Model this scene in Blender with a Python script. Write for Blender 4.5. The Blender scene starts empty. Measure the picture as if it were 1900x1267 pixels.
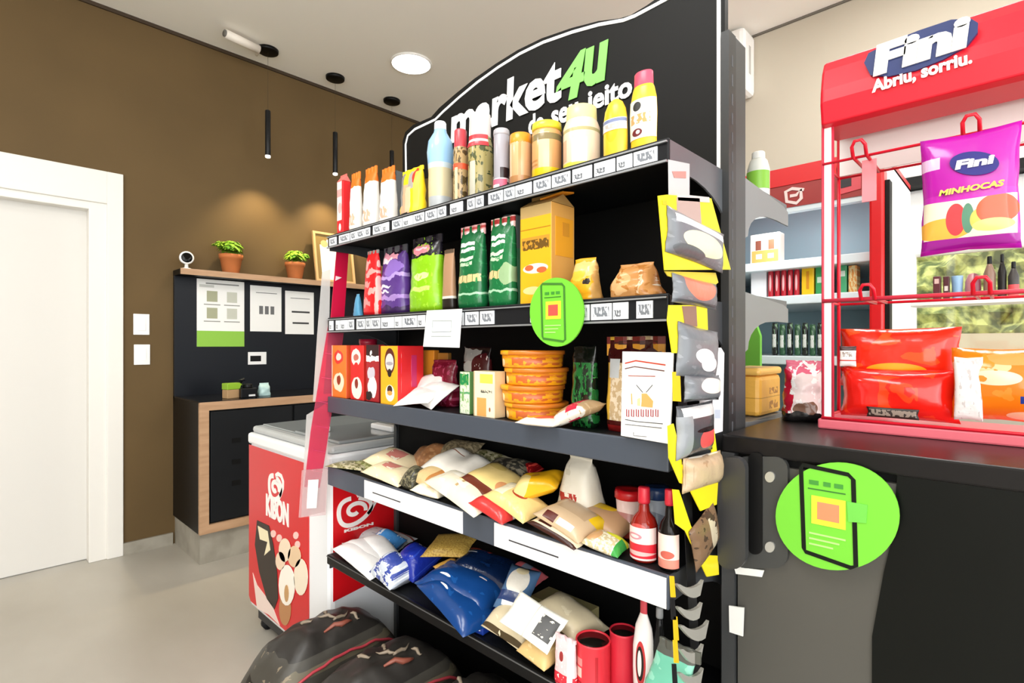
import bpy, math, random
from mathutils import Vector, Matrix, noise
random.seed(7)
S = bpy.context.scene
COL = S.collection
# ---------------------------------------------------------------- camera
H = 1.30; F = 994.0; TH = math.atan2(950, 994)
CT, ST = math.cos(TH), math.sin(TH)
cd = bpy.data.cameras.new('camera'); cam = bpy.data.objects.new('camera', cd); COL.objects.link(cam)
cd.sensor_width = 36; cd.lens = F/1900*36; cd.shift_y = 6.5/1900; cd.clip_start = .02
cam.location = (0, 0, H); cam.rotation_euler = (math.pi/2, 0, TH-math.pi/2)
S.camera = cam
# ---------------------------------------------------------------- world, lamps, exposure
w = bpy.data.worlds.new('world'); S.world = w; w.use_nodes = True
bg = w.node_tree.nodes['Background']; bg.inputs[0].default_value = (.93, .97, 1, 1); bg.inputs[1].default_value = 2.9
S.view_settings.view_transform = 'Standard'; S.view_settings.look = 'None'
S.view_settings.exposure = 0.38; S.view_settings.gamma = 1; S.view_settings.use_curve_mapping = False
def area(name, loc, size, power, rot=(0,0,0), col=(1,.97,.92), sy=None):
    l = bpy.data.lights.new(name, 'AREA'); l.energy = power; l.color = col; l.size = size
    if sy: l.shape = 'RECTANGLE'; l.size_y = sy
    o = bpy.data.objects.new(name, l); o.location = loc; o.rotation_euler = rot; COL.objects.link(o); return o
area('added_daylight_area', (-2.6, -1.6, 1.9), 3.4, 75, (math.radians(82), 0, math.radians(-55)), (1,1,1), 2.4)  # unseen area lamp added behind the camera for daylight
area('added_ceiling_area', (-.4, .9, 3.30), 1.0, 32, (0,0,0), (1,1,.98))  # this and the next two: unseen area lamps added to brighten the shop
area('added_ceiling_area', (2.55, .3, 3.30), .8, 26, (0,0,0), (1,1,.98))
area('added_ceiling_area', (-1.2, 2.4, 3.30), .5, 16, (0,0,0), (1,1,1))
# ---------------------------------------------------------------- pixels to points on known planes
def ray(px, py=640):
    t = (px-950)/F
    return Vector((CT+t*ST, ST-t*CT, (640-py)/F))
def at(px, py, x=None, y=None, z=None):
    d = ray(px, py)
    k = x/d.x if x is not None else y/d.y if y is not None else (z-H)/d.z
    return Vector((d.x*k, d.y*k, H+d.z*k))
def rr(px): d = ray(px); return d.y/d.x
# ---------------------------------------------------------------- materials
def lin(c):
    if isinstance(c, str):
        c = c.lstrip('#'); c = [int(c[i:i+2], 16)/255 for i in (0, 2, 4)]
        c = [v/12.92 if v <= .04045 else ((v+.055)/1.055)**2.4 for v in c]
    return (*c[:3], 1)
MC = {}
def bump(nt, b, scale, strength, dist=.01, stretch=None):
    tc = nt.nodes.new('ShaderNodeTexCoord'); n = nt.nodes.new('ShaderNodeTexNoise'); n.inputs['Scale'].default_value = scale
    n.inputs['Detail'].default_value = 3
    if stretch:
        mp = nt.nodes.new('ShaderNodeMapping'); mp.inputs['Scale'].default_value = stretch
        nt.links.new(tc.outputs['Object'], mp.inputs[0]); nt.links.new(mp.outputs[0], n.inputs['Vector'])
    else: nt.links.new(tc.outputs['Object'], n.inputs['Vector'])
    bp = nt.nodes.new('ShaderNodeBump'); bp.inputs['Strength'].default_value = strength; bp.inputs['Distance'].default_value = dist
    nt.links.new(n.outputs[0], bp.inputs['Height']); nt.links.new(bp.outputs[0], b.inputs['Normal'])
    return n
def M(col, rough=.5, metal=0, emit=0, wr=0, wscale=30, col2=None, nscale=6, stretch=None, alpha=1, thr=None):
    key = (str(col), rough, metal, emit, wr, wscale, str(col2), nscale, str(stretch), alpha, thr)
    if key in MC: return MC[key]
    m = bpy.data.materials.new('material'); m.use_nodes = True; nt = m.node_tree; b = nt.nodes['Principled BSDF']
    b.inputs['Base Color'].default_value = lin(col); b.inputs['Roughness'].default_value = rough; b.inputs['Metallic'].default_value = metal
    b.inputs['Alpha'].default_value = alpha
    if not metal and max(lin(col)[:3]) < .022: b.inputs['Specular IOR Level'].default_value = .22
    if emit:
        b.inputs['Emission Color'].default_value = lin(col); b.inputs['Emission Strength'].default_value = emit
    if wr: bump(nt, b, wscale, wr)
    if col2:
        tc = nt.nodes.new('ShaderNodeTexCoord'); n = nt.nodes.new('ShaderNodeTexNoise'); n.inputs['Scale'].default_value = nscale; n.inputs['Detail'].default_value = 5
        mp = nt.nodes.new('ShaderNodeMapping'); mp.inputs['Scale'].default_value = stretch or (1,1,1)
        nt.links.new(tc.outputs['Object'], mp.inputs[0]); nt.links.new(mp.outputs[0], n.inputs['Vector'])
        r = nt.nodes.new('ShaderNodeValToRGB'); a, c = thr or (.35, .65)
        r.color_ramp.elements[0].position = a; r.color_ramp.elements[1].position = c
        r.color_ramp.elements[0].color = lin(col); r.color_ramp.elements[1].color = lin(col2)
        nt.links.new(n.outputs[0], r.inputs[0]); nt.links.new(r.outputs[0], b.inputs['Base Color'])
    MC[key] = m; return m
def PM(base, spec='', rough=.38, wr=0, wscale=28, warp=0.0):
    """printed packaging: flat print laid out in the pack's own UV. spec lines: r|e cu cv ru rv colour ; t cu cv ru rv colour n (broken print rows) ; n scale thr colour (mottled)"""
    key = ('pm', base, spec, rough, wr, wscale, warp)
    if key in MC: return MC[key]
    m = bpy.data.materials.new('print'); m.use_nodes = True; nt = m.node_tree; b = nt.nodes['Principled BSDF']; N = nt.nodes; L = nt.links
    b.inputs['Roughness'].default_value = rough
    if wr: bump(nt, b, wscale, wr)
    uv = N.new('ShaderNodeTexCoord').outputs['UV']
    if warp:
        n = N.new('ShaderNodeTexNoise'); n.inputs['Scale'].default_value = 4; L.new(uv, n.inputs['Vector'])
        s = N.new('ShaderNodeVectorMath'); s.operation = 'MULTIPLY_ADD'; s.inputs[1].default_value = (warp, warp, 0)
        L.new(n.outputs['Color'], s.inputs[0]); L.new(uv, s.inputs[2])
        s2 = N.new('ShaderNodeVectorMath'); s2.operation = 'SUBTRACT'; s2.inputs[1].default_value = (warp/2, warp/2, 0); L.new(s.outputs[0], s2.inputs[0]); uv = s2.outputs[0]
    cur = None
    for ln in [q.strip() for q in spec.split(';') if q.strip()]:
        a = ln.split()
        if a[0] == 'n':
            n = N.new('ShaderNodeTexNoise'); n.inputs['Scale'].default_value = float(a[1]); n.inputs['Detail'].default_value = 3; L.new(uv, n.inputs['Vector'])
            c = N.new('ShaderNodeMath'); c.operation = 'GREATER_THAN'; c.inputs[1].default_value = float(a[2]); L.new(n.outputs[0], c.inputs[0]); mask = c.outputs[0]; col = a[3]
        else:
            cu, cv, ru, rv = map(float, a[1:5]); col = a[5]
            s = N.new('ShaderNodeVectorMath'); s.operation = 'SUBTRACT'; s.inputs[1].default_value = (cu, cv, 0); L.new(uv, s.inputs[0])
            d = N.new('ShaderNodeVectorMath'); d.operation = 'MULTIPLY'; d.inputs[1].default_value = (1/ru, 1/rv, 0); L.new(s.outputs[0], d.inputs[0])
            if a[0] == 'e':
                l = N.new('ShaderNodeVectorMath'); l.operation = 'LENGTH'; L.new(d.outputs[0], l.inputs[0]); v = l.outputs['Value']
            else:
                q = N.new('ShaderNodeVectorMath'); q.operation = 'ABSOLUTE'; L.new(d.outputs[0], q.inputs[0])
                sp = N.new('ShaderNodeSeparateXYZ'); L.new(q.outputs[0], sp.inputs[0])
                mx = N.new('ShaderNodeMath'); mx.operation = 'MAXIMUM'; L.new(sp.outputs[0], mx.inputs[0]); L.new(sp.outputs[1], mx.inputs[1]); v = mx.outputs[0]
            c = N.new('ShaderNodeMath'); c.operation = 'LESS_THAN'; c.inputs[1].default_value = 1; L.new(v, c.inputs[0]); mask = c.outputs[0]
            if a[0] == 't':
                mp = N.new('ShaderNodeVectorMath'); mp.operation = 'MULTIPLY'; n_ = float(a[6]) if len(a) > 6 else 8
                mp.inputs[1].default_value = (n_/ru/2*1.0, .8/rv, 0); L.new(uv, mp.inputs[0])
                n = N.new('ShaderNodeTexNoise'); n.inputs['Scale'].default_value = 1.0; n.inputs['Detail'].default_value = 1; L.new(mp.outputs[0], n.inputs['Vector'])
                g = N.new('ShaderNodeMath'); g.operation = 'GREATER_THAN'; g.inputs[1].default_value = .47; L.new(n.outputs[0], g.inputs[0])
                mu = N.new('ShaderNodeMath'); mu.operation = 'MULTIPLY'; L.new(mask, mu.inputs[0]); L.new(g.outputs[0], mu.inputs[1]); mask = mu.outputs[0]
        mix = N.new('ShaderNodeMix'); mix.data_type = 'RGBA'; L.new(mask, mix.inputs['Factor'])
        if cur is None: mix.inputs['A'].default_value = lin(base)
        else: L.new(cur, mix.inputs['A'])
        mix.inputs['B'].default_value = lin(col); cur = mix.outputs['Result']
    if cur is None: b.inputs['Base Color'].default_value = lin(base)
    else: L.new(cur, b.inputs['Base Color'])
    MC[key] = m; return m
# ---------------------------------------------------------------- mesh helpers
class MB:
    def __init__(s): s.v = []; s.f = []; s.mi = []; s.sm = []
    def add(s, vs, fs, mi=0, smooth=False):
        k = len(s.v); s.v += [tuple(v) for v in vs]
        for f in fs: s.f.append([i+k for i in f]); s.mi.append(mi); s.sm.append(smooth)
    def box(s, x0, x1, y0, y1, z0, z1, mi=0, M4=None, front=None):
        if x0 > x1: x0, x1 = x1, x0
        if y0 > y1: y0, y1 = y1, y0
        if z0 > z1: z0, z1 = z1, z0
        v = [Vector(p) for p in ((x0,y0,z0),(x1,y0,z0),(x1,y1,z0),(x0,y1,z0),(x0,y0,z1),(x1,y0,z1),(x1,y1,z1),(x0,y1,z1))]
        if M4 is not None: v = [M4@p for p in v]
        fs = [(0,3,2,1),(4,5,6,7),(0,1,5,4),(1,2,6,5),(2,3,7,6),(3,0,4,7)]
        k = len(s.v); s.v += [tuple(p) for p in v]
        for i, f in enumerate(fs):
            s.f.append([a+k for a in f]); s.mi.append(front if (front is not None and i == 2) else mi); s.sm.append(False)
    def tube(s, pts, r, n=8, mi=0, closed=False):
        pts = [Vector(p) for p in pts]; rings = []
        m = len(pts)
        for i, p in enumerate(pts):
            a = pts[i-1] if i > 0 or closed else p; b = pts[(i+1) % m] if i < m-1 or closed else p
            t = (b-a).normalized(); u = t.cross(Vector((0,0,1)))
            if u.length < .1: u = t.cross(Vector((1,0,0)))
            u.normalize(); w_ = t.cross(u)
            rad = r[i] if isinstance(r, (list, tuple)) else r
            rings.append([p+(u*math.cos(2*math.pi*j/n)+w_*math.sin(2*math.pi*j/n))*rad for j in range(n)])
        vs = [q for rg in rings for q in rg]; fs = []
        for i in range(m if closed else m-1):
            for j in range(n):
                a = i*n+j; b = i*n+(j+1) % n; c = ((i+1) % m)*n+(j+1) % n; d = ((i+1) % m)*n+j
                fs.append((a, b, c, d))
        if not closed: fs += [tuple(range(n-1, -1, -1)), tuple(range((m-1)*n, m*n))]
        s.add(vs, fs, mi, True)
    def lathe(s, prof, n=24, mi=0, sx=1, sy=1, c=(0,0,0)):
        vs = []; fs = []
        for r, z in prof:
            for j in range(n):
                a = 2*math.pi*j/n; vs.append((c[0]+r*math.cos(a)*sx, c[1]+r*math.sin(a)*sy, c[2]+z))
        for i in range(len(prof)-1):
            for j in range(n):
                fs.append((i*n+j, i*n+(j+1) % n, (i+1)*n+(j+1) % n, (i+1)*n+j))
        fs += [tuple(range(n-1, -1, -1)), tuple(range((len(prof)-1)*n, len(prof)*n))]
        s.add(vs, fs, mi, True)
    def poly(s, pts, n0, n1, mi=0):
        """extruded outline, pts (u,v) in local x,z ; depth along y"""
        k = len(pts); vs = [(u, n0, v) for u, v in pts]+[(u, n1, v) for u, v in pts]
        fs = [tuple(range(k)), tuple(range(2*k-1, k-1, -1))]+[(i, (i+1) % k, k+(i+1) % k, k+i) for i in range(k)]
        s.add(vs, fs, mi)
    def build(s, name, mats, parent=None, uvplane=True, bevel=0, mat4=None):
        me = bpy.data.meshes.new(name)
        vs = [mat4@Vector(v) for v in s.v] if mat4 is not None else s.v
        me.from_pydata([tuple(v) for v in vs], [], s.f)
        if not isinstance(mats, (list, tuple)): mats = [mats]
        for m in mats: me.materials.append(m)
        for p, mi, sm in zip(me.polygons, s.mi, s.sm): p.material_index = mi; p.use_smooth = sm
        if uvplane and s.v:
            X = [v[0] for v in s.v]; Z = [v[2] for v in s.v]; Y = [v[1] for v in s.v]
            x0, x1, y0, y1, z0, z1 = min(X), max(X), min(Y), max(Y), min(Z), max(Z)
            uvl = me.uv_layers.new(name='uv')
            flat = (z1-z0) < .5*(y1-y0) and uvplane != 'front'
            for l in me.loops:
                v = s.v[l.vertex_index]
                uvl.data[l.index].uv = ((v[0]-x0)/max(x1-x0, 1e-6), ((v[1]-y0)/max(y1-y0, 1e-6)) if flat else ((v[2]-z0)/max(z1-z0, 1e-6)))
        import bmesh
        bm = bmesh.new(); bm.from_mesh(me); bmesh.ops.recalc_face_normals(bm, faces=bm.faces); bm.to_mesh(me); bm.free()
        o = bpy.data.objects.new(name, me); COL.objects.link(o)
        if parent: o.parent = parent
        if bevel:
            md = o.modifiers.new('bevel', 'BEVEL'); md.width = bevel; md.segments = 2; md.limit_method = 'ANGLE'; md.angle_limit = .6
        return o
def tag(o, label, cat, group=None, kind=None):
    if label: o['label'] = label
    if cat: o['category'] = cat
    if group: o['group'] = group
    if kind: o['kind'] = kind
    return o
def thing(name, label, cat, loc=(0,0,0), rz=0, group=None):
    o = bpy.data.objects.new(name, None); o.empty_display_size = .02; COL.objects.link(o)
    o.location = loc; o.rotation_euler = (0, 0, rz); return tag(o, label, cat, group)
def struct(name, mb, m, parent=None, **k):
    o = mb.build(name, m, parent, **k)
    if not parent: o['kind'] = 'structure'
    return o
class Pl:
    """a flat face standing in the room: u runs to its right, v up, n out of it"""
    def __init__(s, facing, c):
        s.facing = facing; s.c = c
        if facing == '-x': s.m = Matrix(((0,1,0,c),(-1,0,0,0),(0,0,1,0),(0,0,0,1)))   # local x -> -y ; local y -> +x
        else: s.m = Matrix(((1,0,0,0),(0,1,0,c),(0,0,1,0),(0,0,0,1)))
    def px(s, px, py):
        p = at(px, py, x=s.c) if s.facing == '-x' else at(px, py, y=s.c)
        return (-p.y, p.z) if s.facing == '-x' else (p.x, p.z)
    def P(s, *pp): return [s.px(*p) for p in pp]
def dec(pl, pts, mat, name, parent, n0=-.001, n1=.0, px=True):
    mb = MB(); mb.poly(pl.P(*pts) if px else pts, n0, n1); return mb.build(name, mat, parent, mat4=pl.m, uvplane='front')
def ell(cx, cy, rx, ry, n=24, a0=0): return [(cx+rx*math.cos(a0+2*math.pi*i/n), cy+ry*math.sin(a0+2*math.pi*i/n)) for i in range(n)]
def ribbon(mb, pts, wd, n0, n1, closed=False):
    k = len(pts); L, R = [], []
    for i in range(k):
        a = Vector(pts[i-1] if i or closed else pts[i]); b = Vector(pts[(i+1) % k] if i < k-1 or closed else pts[i])
        t = (b-a); t = t.normalized() if t.length else Vector((1,0)); nn = Vector((-t.y, t.x))*wd/2; p = Vector(pts[i])
        L.append(p+nn); R.append(p-nn)
    vs = []
    for i in range(k): vs += [(L[i].x, n0, L[i].y), (R[i].x, n0, R[i].y), (L[i].x, n1, L[i].y), (R[i].x, n1, R[i].y)]
    fs = []
    for i in range(k if closed else k-1):
        a = i*4; b = ((i+1) % k)*4
        fs += [(a, a+1, b+1, b), (a+2, b+2, b+3, a+3), (a, b, b+2, a+2), (a+1, a+3, b+3, b+1)]
    if not closed: fs += [(0, 2, 3, 1), ((k-1)*4, (k-1)*4+1, (k-1)*4+3, (k-1)*4+2)]
    mb.add(vs, fs)
def stroke(pl, pts, wd, mat, name, parent, n0=-.002, n1=0, px=True, closed=False):
    mb = MB(); ribbon(mb, pl.P(*pts) if px else pts, wd, n0, n1, closed); return mb.build(name, mat, parent, mat4=pl.m)
def text(s, pl, u0, u1, v0, v1, mat, parent, name='lettering', off=.02, n=-.003, ext=.001, shear=0, rot=0):
    """letters fitted to the rectangle u0..u1, v0..v1 of a face"""
    cu = bpy.data.curves.new('t', 'FONT'); cu.body = s; cu.size = 1; cu.offset = off; cu.shear = shear; cu.resolution_u = 3
    o = bpy.data.objects.new('t', cu); COL.objects.link(o)
    dg = bpy.context.evaluated_depsgraph_get(); dg.update(); me = bpy.data.meshes.new_from_object(o.evaluated_get(dg))
    bpy.data.objects.remove(o)
    X = [v.co.x for v in me.vertices]; Y = [v.co.y for v in me.vertices]; x0, x1, y0, y1 = min(X), max(X), min(Y), max(Y)
    vs = []
    for v in me.vertices:
        u = u0+(v.co.x-x0)/(x1-x0)*(u1-u0); vv = v0+(v.co.y-y0)/(y1-y0)*(v1-v0); vs.append((u, vv))
    if rot:
        cx, cy = (u0+u1)/2, (v0+v1)/2
        vs = [(cx+(a-cx)*math.cos(rot)-(b-cy)*math.sin(rot), cy+(a-cx)*math.sin(rot)+(b-cy)*math.cos(rot)) for a, b in vs]
    mb = MB(); k = len(vs); mb.v = [(a, n-ext, b) for a, b in vs]
    for p in me.polygons: mb.f.append(list(p.vertices)); mb.mi.append(0); mb.sm.append(False)
    # rim so that letters have thickness
    ed = {}
    for p in me.polygons:
        q = list(p.vertices)
        for a, b in zip(q, q[1:]+q[:1]): ed[(min(a,b), max(a,b))] = ed.get((min(a,b), max(a,b)), 0)+1
    mb.v += [(a, n+ext, b) for a, b in vs]
    for (a, b), c in ed.items():
        if c == 1: mb.f.append([a, b, b+k, a+k]); mb.mi.append(0); mb.sm.append(False)
    return mb.build(name, mat, parent, mat4=pl.m)
RX = -math.pi/2    # a pack turned to face the aisle (-x)
# ---------------------------------------------------------------- pack builders, local: front -y, width x, up z, base at 0
def nz(p, s, k): return noise.noise(Vector((p[0]*s+k, p[1]*s-k, p[2]*s)))
def pouch_mb(w, d, h, seal=.09, seg=20, rings=12, amp=.06, top=.9, lean=0, taper=0, ph=None):
    mb = MB(); vs = []; fs = []; ph = random.random()*50 if ph is None else ph
    prof = []
    for i in range(rings):
        t = i/(rings-1); z = t*(1-seal)*h
        b = d/2*(math.sqrt(max(0, 1-t**2.6)) if t < 1 else 0)+.0015
        a = w/2*(1-.03*math.sin(t*3.1))*(1+(top-1)*t)*(1-taper*t)
        if t < .05: a *= .93; b *= .9
        prof.append((a, b, z, t))
    prof += [(prof[-1][0], .0012, h*(1-seal*.5), 1), (prof[-1][0]*1.02, .0012, h, 1)]
    for a, b, z, t in prof:
        for j in range(seg):
            q = 2*math.pi*j/seg; c, s_ = math.cos(q), math.sin(q); e = .62
            x = a*math.copysign(abs(c)**e, c); y = b*math.copysign(abs(s_)**e, s_)
            k = 1+amp*nz((x/w*2, y/w*2, z/w*2), 2.2, ph)*(1 if t < 1 else .25)
            vs.append((x*k+lean*z, y*(1+amp*3*nz((x/w, y/w, z/w), 5, ph)), z*(1+.02*nz((x/w, 0, 0), 4, ph) if t > .8 else 1)))
    n = len(prof)
    for i in range(n-1):
        for j in range(seg): fs.append((i*seg+j, i*seg+(j+1) % seg, (i+1)*seg+(j+1) % seg, (i+1)*seg+j))
    fs += [tuple(range(seg-1, -1, -1)), tuple(range((n-1)*seg, n*seg))]
    mb.add(vs, fs, 0, True); return mb
def pillow_mb(w, l, h, nx=16, ny=14, amp=.25, seal=.07, sag=0, flatb=True):
    """a filled packet lying down: width x, length y, height z (base z=0)"""
    mb = MB(); ph = random.random()*60; vs = []; idx = {}
    def prof(u): u = abs(u); return max(0, 1-u**3.2)
    for side in (1, 0):
        for j in range(ny+1):
            for i in range(nx+1):
                u = i/nx*2-1; v = j/ny*2-1
                vv = v/(1-seal); f = prof(u)**.6*(prof(min(1, abs(vv)))**.6)
                f *= 1+amp*nz((u*w*6, v*l*6, side*3), 1.6, ph)*1.2
                x = w/2*u*(1-.06*(1-abs(v))*abs(u)+.03*nz((u, v, 0), 3, ph)); y = l/2*v*(1-.05*(1-abs(u)))
                z = h*.28+.0012*side+(h*.72*f if side else -h*.28*min(1, f*1.6))
                z += sag*(u*u)*-h
                idx[(side, i, j)] = len(vs); vs.append((x, y, z))
    fs = []
    for side in (1, 0):
        for j in range(ny):
            for i in range(nx):
                q = (idx[(side,i,j)], idx[(side,i+1,j)], idx[(side,i+1,j+1)], idx[(side,i,j+1)])
                fs.append(q if side else q[::-1])
    rim = [(i, 0) for i in range(nx)]+[(nx, j) for j in range(ny)]+[(i, ny) for i in range(nx, 0, -1)]+[(0, j) for j in range(ny, 0, -1)]
    for a, b in zip(rim, rim[1:]+rim[:1]): fs.append((idx[(0,)+a], idx[(0,)+b], idx[(1,)+b], idx[(1,)+a]))
    mb.add(vs, fs, 0, True); return mb
def finish(o, loc, rz, tx=0, ty=0):
    o.location = loc
    R = Matrix.Rotation(rz, 4, 'Z')@Matrix.Rotation(tx, 4, 'X')@Matrix.Rotation(ty, 4, 'Y'); o.rotation_euler = R.to_euler(); return o
# ---------------------------------------------------------------- shell
XG, YL, YR, XB = .92, 1.765, .478, 1.207         # gondola front, left end, right end, back panel
SH = [1.681, 1.393, 1.116, .871, .564]            # shelf top heights, top to bottom
YW, XW, ZC = 4.03, 3.68, 3.353                    # brown wall, pale wall, ceiling
blackm = M('#0b0b0c', .45); grey = M('#4d5158', .42, .2); white = M('#f4f2ee', .45)
fm = M('#bdb8ad', .36, col2='#aaa498', nscale=1.6, stretch=(1, .5, 1), wr=.04, wscale=9)
mb = MB(); mb.box(-3.6, XW+.1, -4, YW+.15, -.1, 0); struct('floor', mb, fm)
mb = MB(); mb.box(-3.6, XW+.1, -4, YW+.15, ZC, ZC+.1); struct('ceiling', mb, M('#fbf7ee', .85))
brown = M('#5c4724', .75, col2='#624c28', nscale=2)
dx0, dx1, dz = -.32, .60, 2.2                      # door opening
x228 = at(228, 640, y=YW).x
mb = MB(); mb.box(-3.6, dx0, YW, YW+.15, 0, ZC); mb.box(dx1, XW+.1, YW, YW+.15, 0, ZC); mb.box(dx0, dx1, YW, YW+.15, dz, ZC); struct('wall_back', mb, brown)
# pale wall with a window opening
wy0, wy1 = at(1900, 640, x=XW).y-1.3, at(1692, 640, x=XW).y; wz0, wz1 = 1.22, at(1692, 474, x=XW).z
beige = M('#beb5a3', .75); 
mb = MB(); mb.box(XW, XW+.12, wy1, YW, 0, ZC); mb.box(XW, XW+.12, -4, wy0, 0, ZC); mb.box(XW, XW+.12, wy0, wy1, 0, wz0); mb.box(XW, XW+.12, wy0, wy1, wz1, ZC); struct('wall_right', mb, beige)
mb = MB(); mb.box(-3.7, -3.6, -4, YW+.15, 0, ZC); struct('wall_left', mb, M('#e8e3da', .7))
# shadow gap at the ceiling of the brown wall
mb = MB(); mb.box(-3.6, XW, YW-.012, YW, ZC-.022, ZC); struct('trim_1', mb, M('#3a2a18', .7))
mb = MB(); mb.box(XW-.01, XW, -4, YW-.02, ZC-.014, ZC); struct('trim_2', mb, M('#6b655b', .7))
stone = M('#8f897c', .5, col2='#a39d90', nscale=8)
mb = MB(); mb.box(x228, .999, YW-.016, YW, 0, .075); struct('baseboard_back', mb, stone)
# door
mb = MB(); mb.box(dx0, dx1, YW+.075, YW+.115, .004, dz-.02); struct('door_1', mb, M('#dcd9d3', .5), bevel=.003)
dm = M('#ece9e2', .4)
mb = MB(); ftop = at(228, 325, y=YW).z; jx = at(200, 640, y=YW).x
mb.box(jx-.006, x228, YW-.018, YW+.02, 0, ftop); mb.box(dx1-.035, jx, YW-.004, YW+.1, 0, dz-.02)
mb.box(dx0-.05, jx-.004, YW-.018, YW+.02, dz-.045, ftop); mb.box(dx0, jx, YW-.003, YW+.1, dz-.09, dz-.02); mb.box(dx0-.15, dx0, YW-.018, YW+.02, 0, ftop)
struct('trim_3', mb, dm, bevel=.004)
# window: frame, pane, blind box, far hedge
wf = MB()
for a, b, c, d in ((wy1-.02, wy1+.12, wz0-.05, wz1+.35), (wy0-.1, wy1+.12, wz1-.01, wz1+.35), (wy0-.1, wy1+.1, wz0-.08, wz0+.02), (wy0-.1, wy0+.04, wz0, wz1)):
    wf.box(XW-.05, XW+.03, a, b, c, d)
win = struct('window_1', wf, M('#fbfaf7', .35), bevel=.02)
gl = bpy.data.materials.new('pane_glass'); gl.use_nodes = True; nt = gl.node_tree; nt.nodes.remove(nt.nodes['Principled BSDF'])
t_ = nt.nodes.new('ShaderNodeBsdfTransparent'); g_ = nt.nodes.new('ShaderNodeBsdfGlossy'); g_.inputs['Roughness'].default_value = .05; mx = nt.nodes.new('ShaderNodeMixShader'); mx.inputs[0].default_value = .07
nt.links.new(t_.outputs[0], mx.inputs[1]); nt.links.new(g_.outputs[0], mx.inputs[2]); nt.links.new(mx.outputs[0], nt.nodes['Material Output'].inputs[0])
def clear(colr, f=.75, rough=.1):
    m = bpy.data.materials.new('clear_plastic'); m.use_nodes = True; n_ = m.node_tree; b = n_.nodes['Principled BSDF']
    b.inputs['Base Color'].default_value = lin(colr); b.inputs['Roughness'].default_value = rough
    t = n_.nodes.new('ShaderNodeBsdfTransparent'); t.inputs[0].default_value = lin(colr); x = n_.nodes.new('ShaderNodeMixShader'); x.inputs[0].default_value = 1-f
    n_.links.new(t.outputs[0], x.inputs[1]); n_.links.new(b.outputs[0], x.inputs[2]); n_.links.new(x.outputs[0], n_.nodes['Material Output'].inputs[0]); return m
mb = MB(); mb.box(XW+.01, XW+.016, wy0, wy1, wz0, wz1); mb.build('pane', gl, win)
mb = MB()
for q in (.33, .68): yy = wy1-(wy1-wy0)*q; mb.box(XW-.02, XW+.03, yy-.018, yy+.018, wz0, wz1)
mb.build('mullion', M('#f0efe9', .4), win)
bx = MB(); ya, yb = at(1664, 640, x=XW-.05).y, wy0-.1
bx.box(XW-.14, XW, yb, ya, wz1+.35, wz1+.40); o = bx.build('blind_slot', M('#151515', .5)); 
o.parent = win
bx = MB(); bx.box(XW-.12, XW, yb, wy1+.14, wz1+.40, wz1+.72); o = bx.build('blind_box', M('#f7f5f1', .5), win, bevel=.01)
# hedge outside
mb = MB(); vs = []; fs = []; nx, nz_ = 90, 34
for j in range(nz_+1):
    for i in range(nx+1):
        yy = -4+i*.08; zz = -.2+j*.1*.95; p = Vector((0, yy, zz))
        vs.append((6.2+.35*noise.noise(p*2.2)+.22*noise.noise(p*7)+.004*j*j*.3, yy, zz+.05*noise.noise(p*5)))
for j in range(nz_):
    for i in range(nx): a = j*(nx+1)+i; fs.append((a, a+1, a+nx+2, a+nx+1))
mb.add(vs, fs, 0, False)
hd = mb.build('clipped_hedge', M('#4f5a22', .9, col2='#b7b96a', nscale=9, thr=(.4, .62)))
tag(hd, 'green hedge growing outside beyond the white framed window', 'hedge')
hd['kind'] = 'stuff'
mb = MB(); mb.box(XW+.12, 8, -6, 5, -.15, -.05); struct('ground', mb, M('#c9bfa8', .9))
mb = MB(); mb.box(4.9, 5.05, -4, 3, -.05, 1.38); tag(mb.build('garden_wall', M('#d8cdb4', .8)), 'low cream garden wall outside the white framed window', 'wall')
# ---------------------------------------------------------------- ceiling fittings
def ceil(px, py): return at(px, py, z=ZC)
c = ceil(763, 117); t = thing('ceiling_light', 'round glowing white light set flush in the ceiling', 'light', (c.x, c.y, ZC))
mb = MB(); mb.lathe([(.140, -.012), (.148, -.010), (.150, 0)], 40); mb.build('rim', M('#f2efe9', .4), t)
mb = MB(); mb.lathe([(.120, -.016), (.138, -.012)], 40); mb.build('diffuser', M('#fff8ee', .5, emit=6), t)
for (cx, cy), (bx_, by_), which in (((497, 92), (496, 292), 'slim black tube pendant nearest the door, beside the ceiling camera'), ((622, 143), (622, 318), 'slim black tube pendant hanging between two others, above the framed picture'), ((727, 186), (728, 300), 'slim black tube pendant half hidden beside the dark arched sign')):
    c = ceil(cx, cy); t = thing('pendant_lamp', which, 'lamp', (c.x, c.y, ZC), 0, 'tube pendants along the brown wall')
    mb = MB(); mb.lathe([(.062, -.022), (.068, -.018), (.07, 0)], 28); mb.build('canopy', M('#060606', .4), t)
    zt, zb = 1.63+H-ZC, 1.304+H-ZC
    mb = MB(); mb.tube([(0,0,-.02), (0,0,zt)], .0009, 5); mb.build('cord', M('#3a2c1a', .6), t)
    mb = MB(); mb.lathe([(.017, zb+.012), (.018, zb+.014), (.018, zt-.004), (.014, zt)], 20); mb.build('shade', M('#1d1d1e', .35), t)
    mb = MB(); mb.lathe([(.008, zb-.004), (.0165, zb), (.0165, zb+.012)], 16); mb.build('bulb', M('#fff6e8', .4, emit=5), t)
    l = bpy.data.lights.new('pendant_spot', 'SPOT'); l.energy = 24; l.spot_size = math.radians(96); l.spot_blend = .8; l.color = (1, .78, .45); l.shadow_soft_size = .015
    o = bpy.data.objects.new('pendant_spot', l); COL.objects.link(o); o.location = (c.x, c.y, ZC+zb-.02); o.rotation_euler = (math.radians(9), 0, 0)
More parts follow.
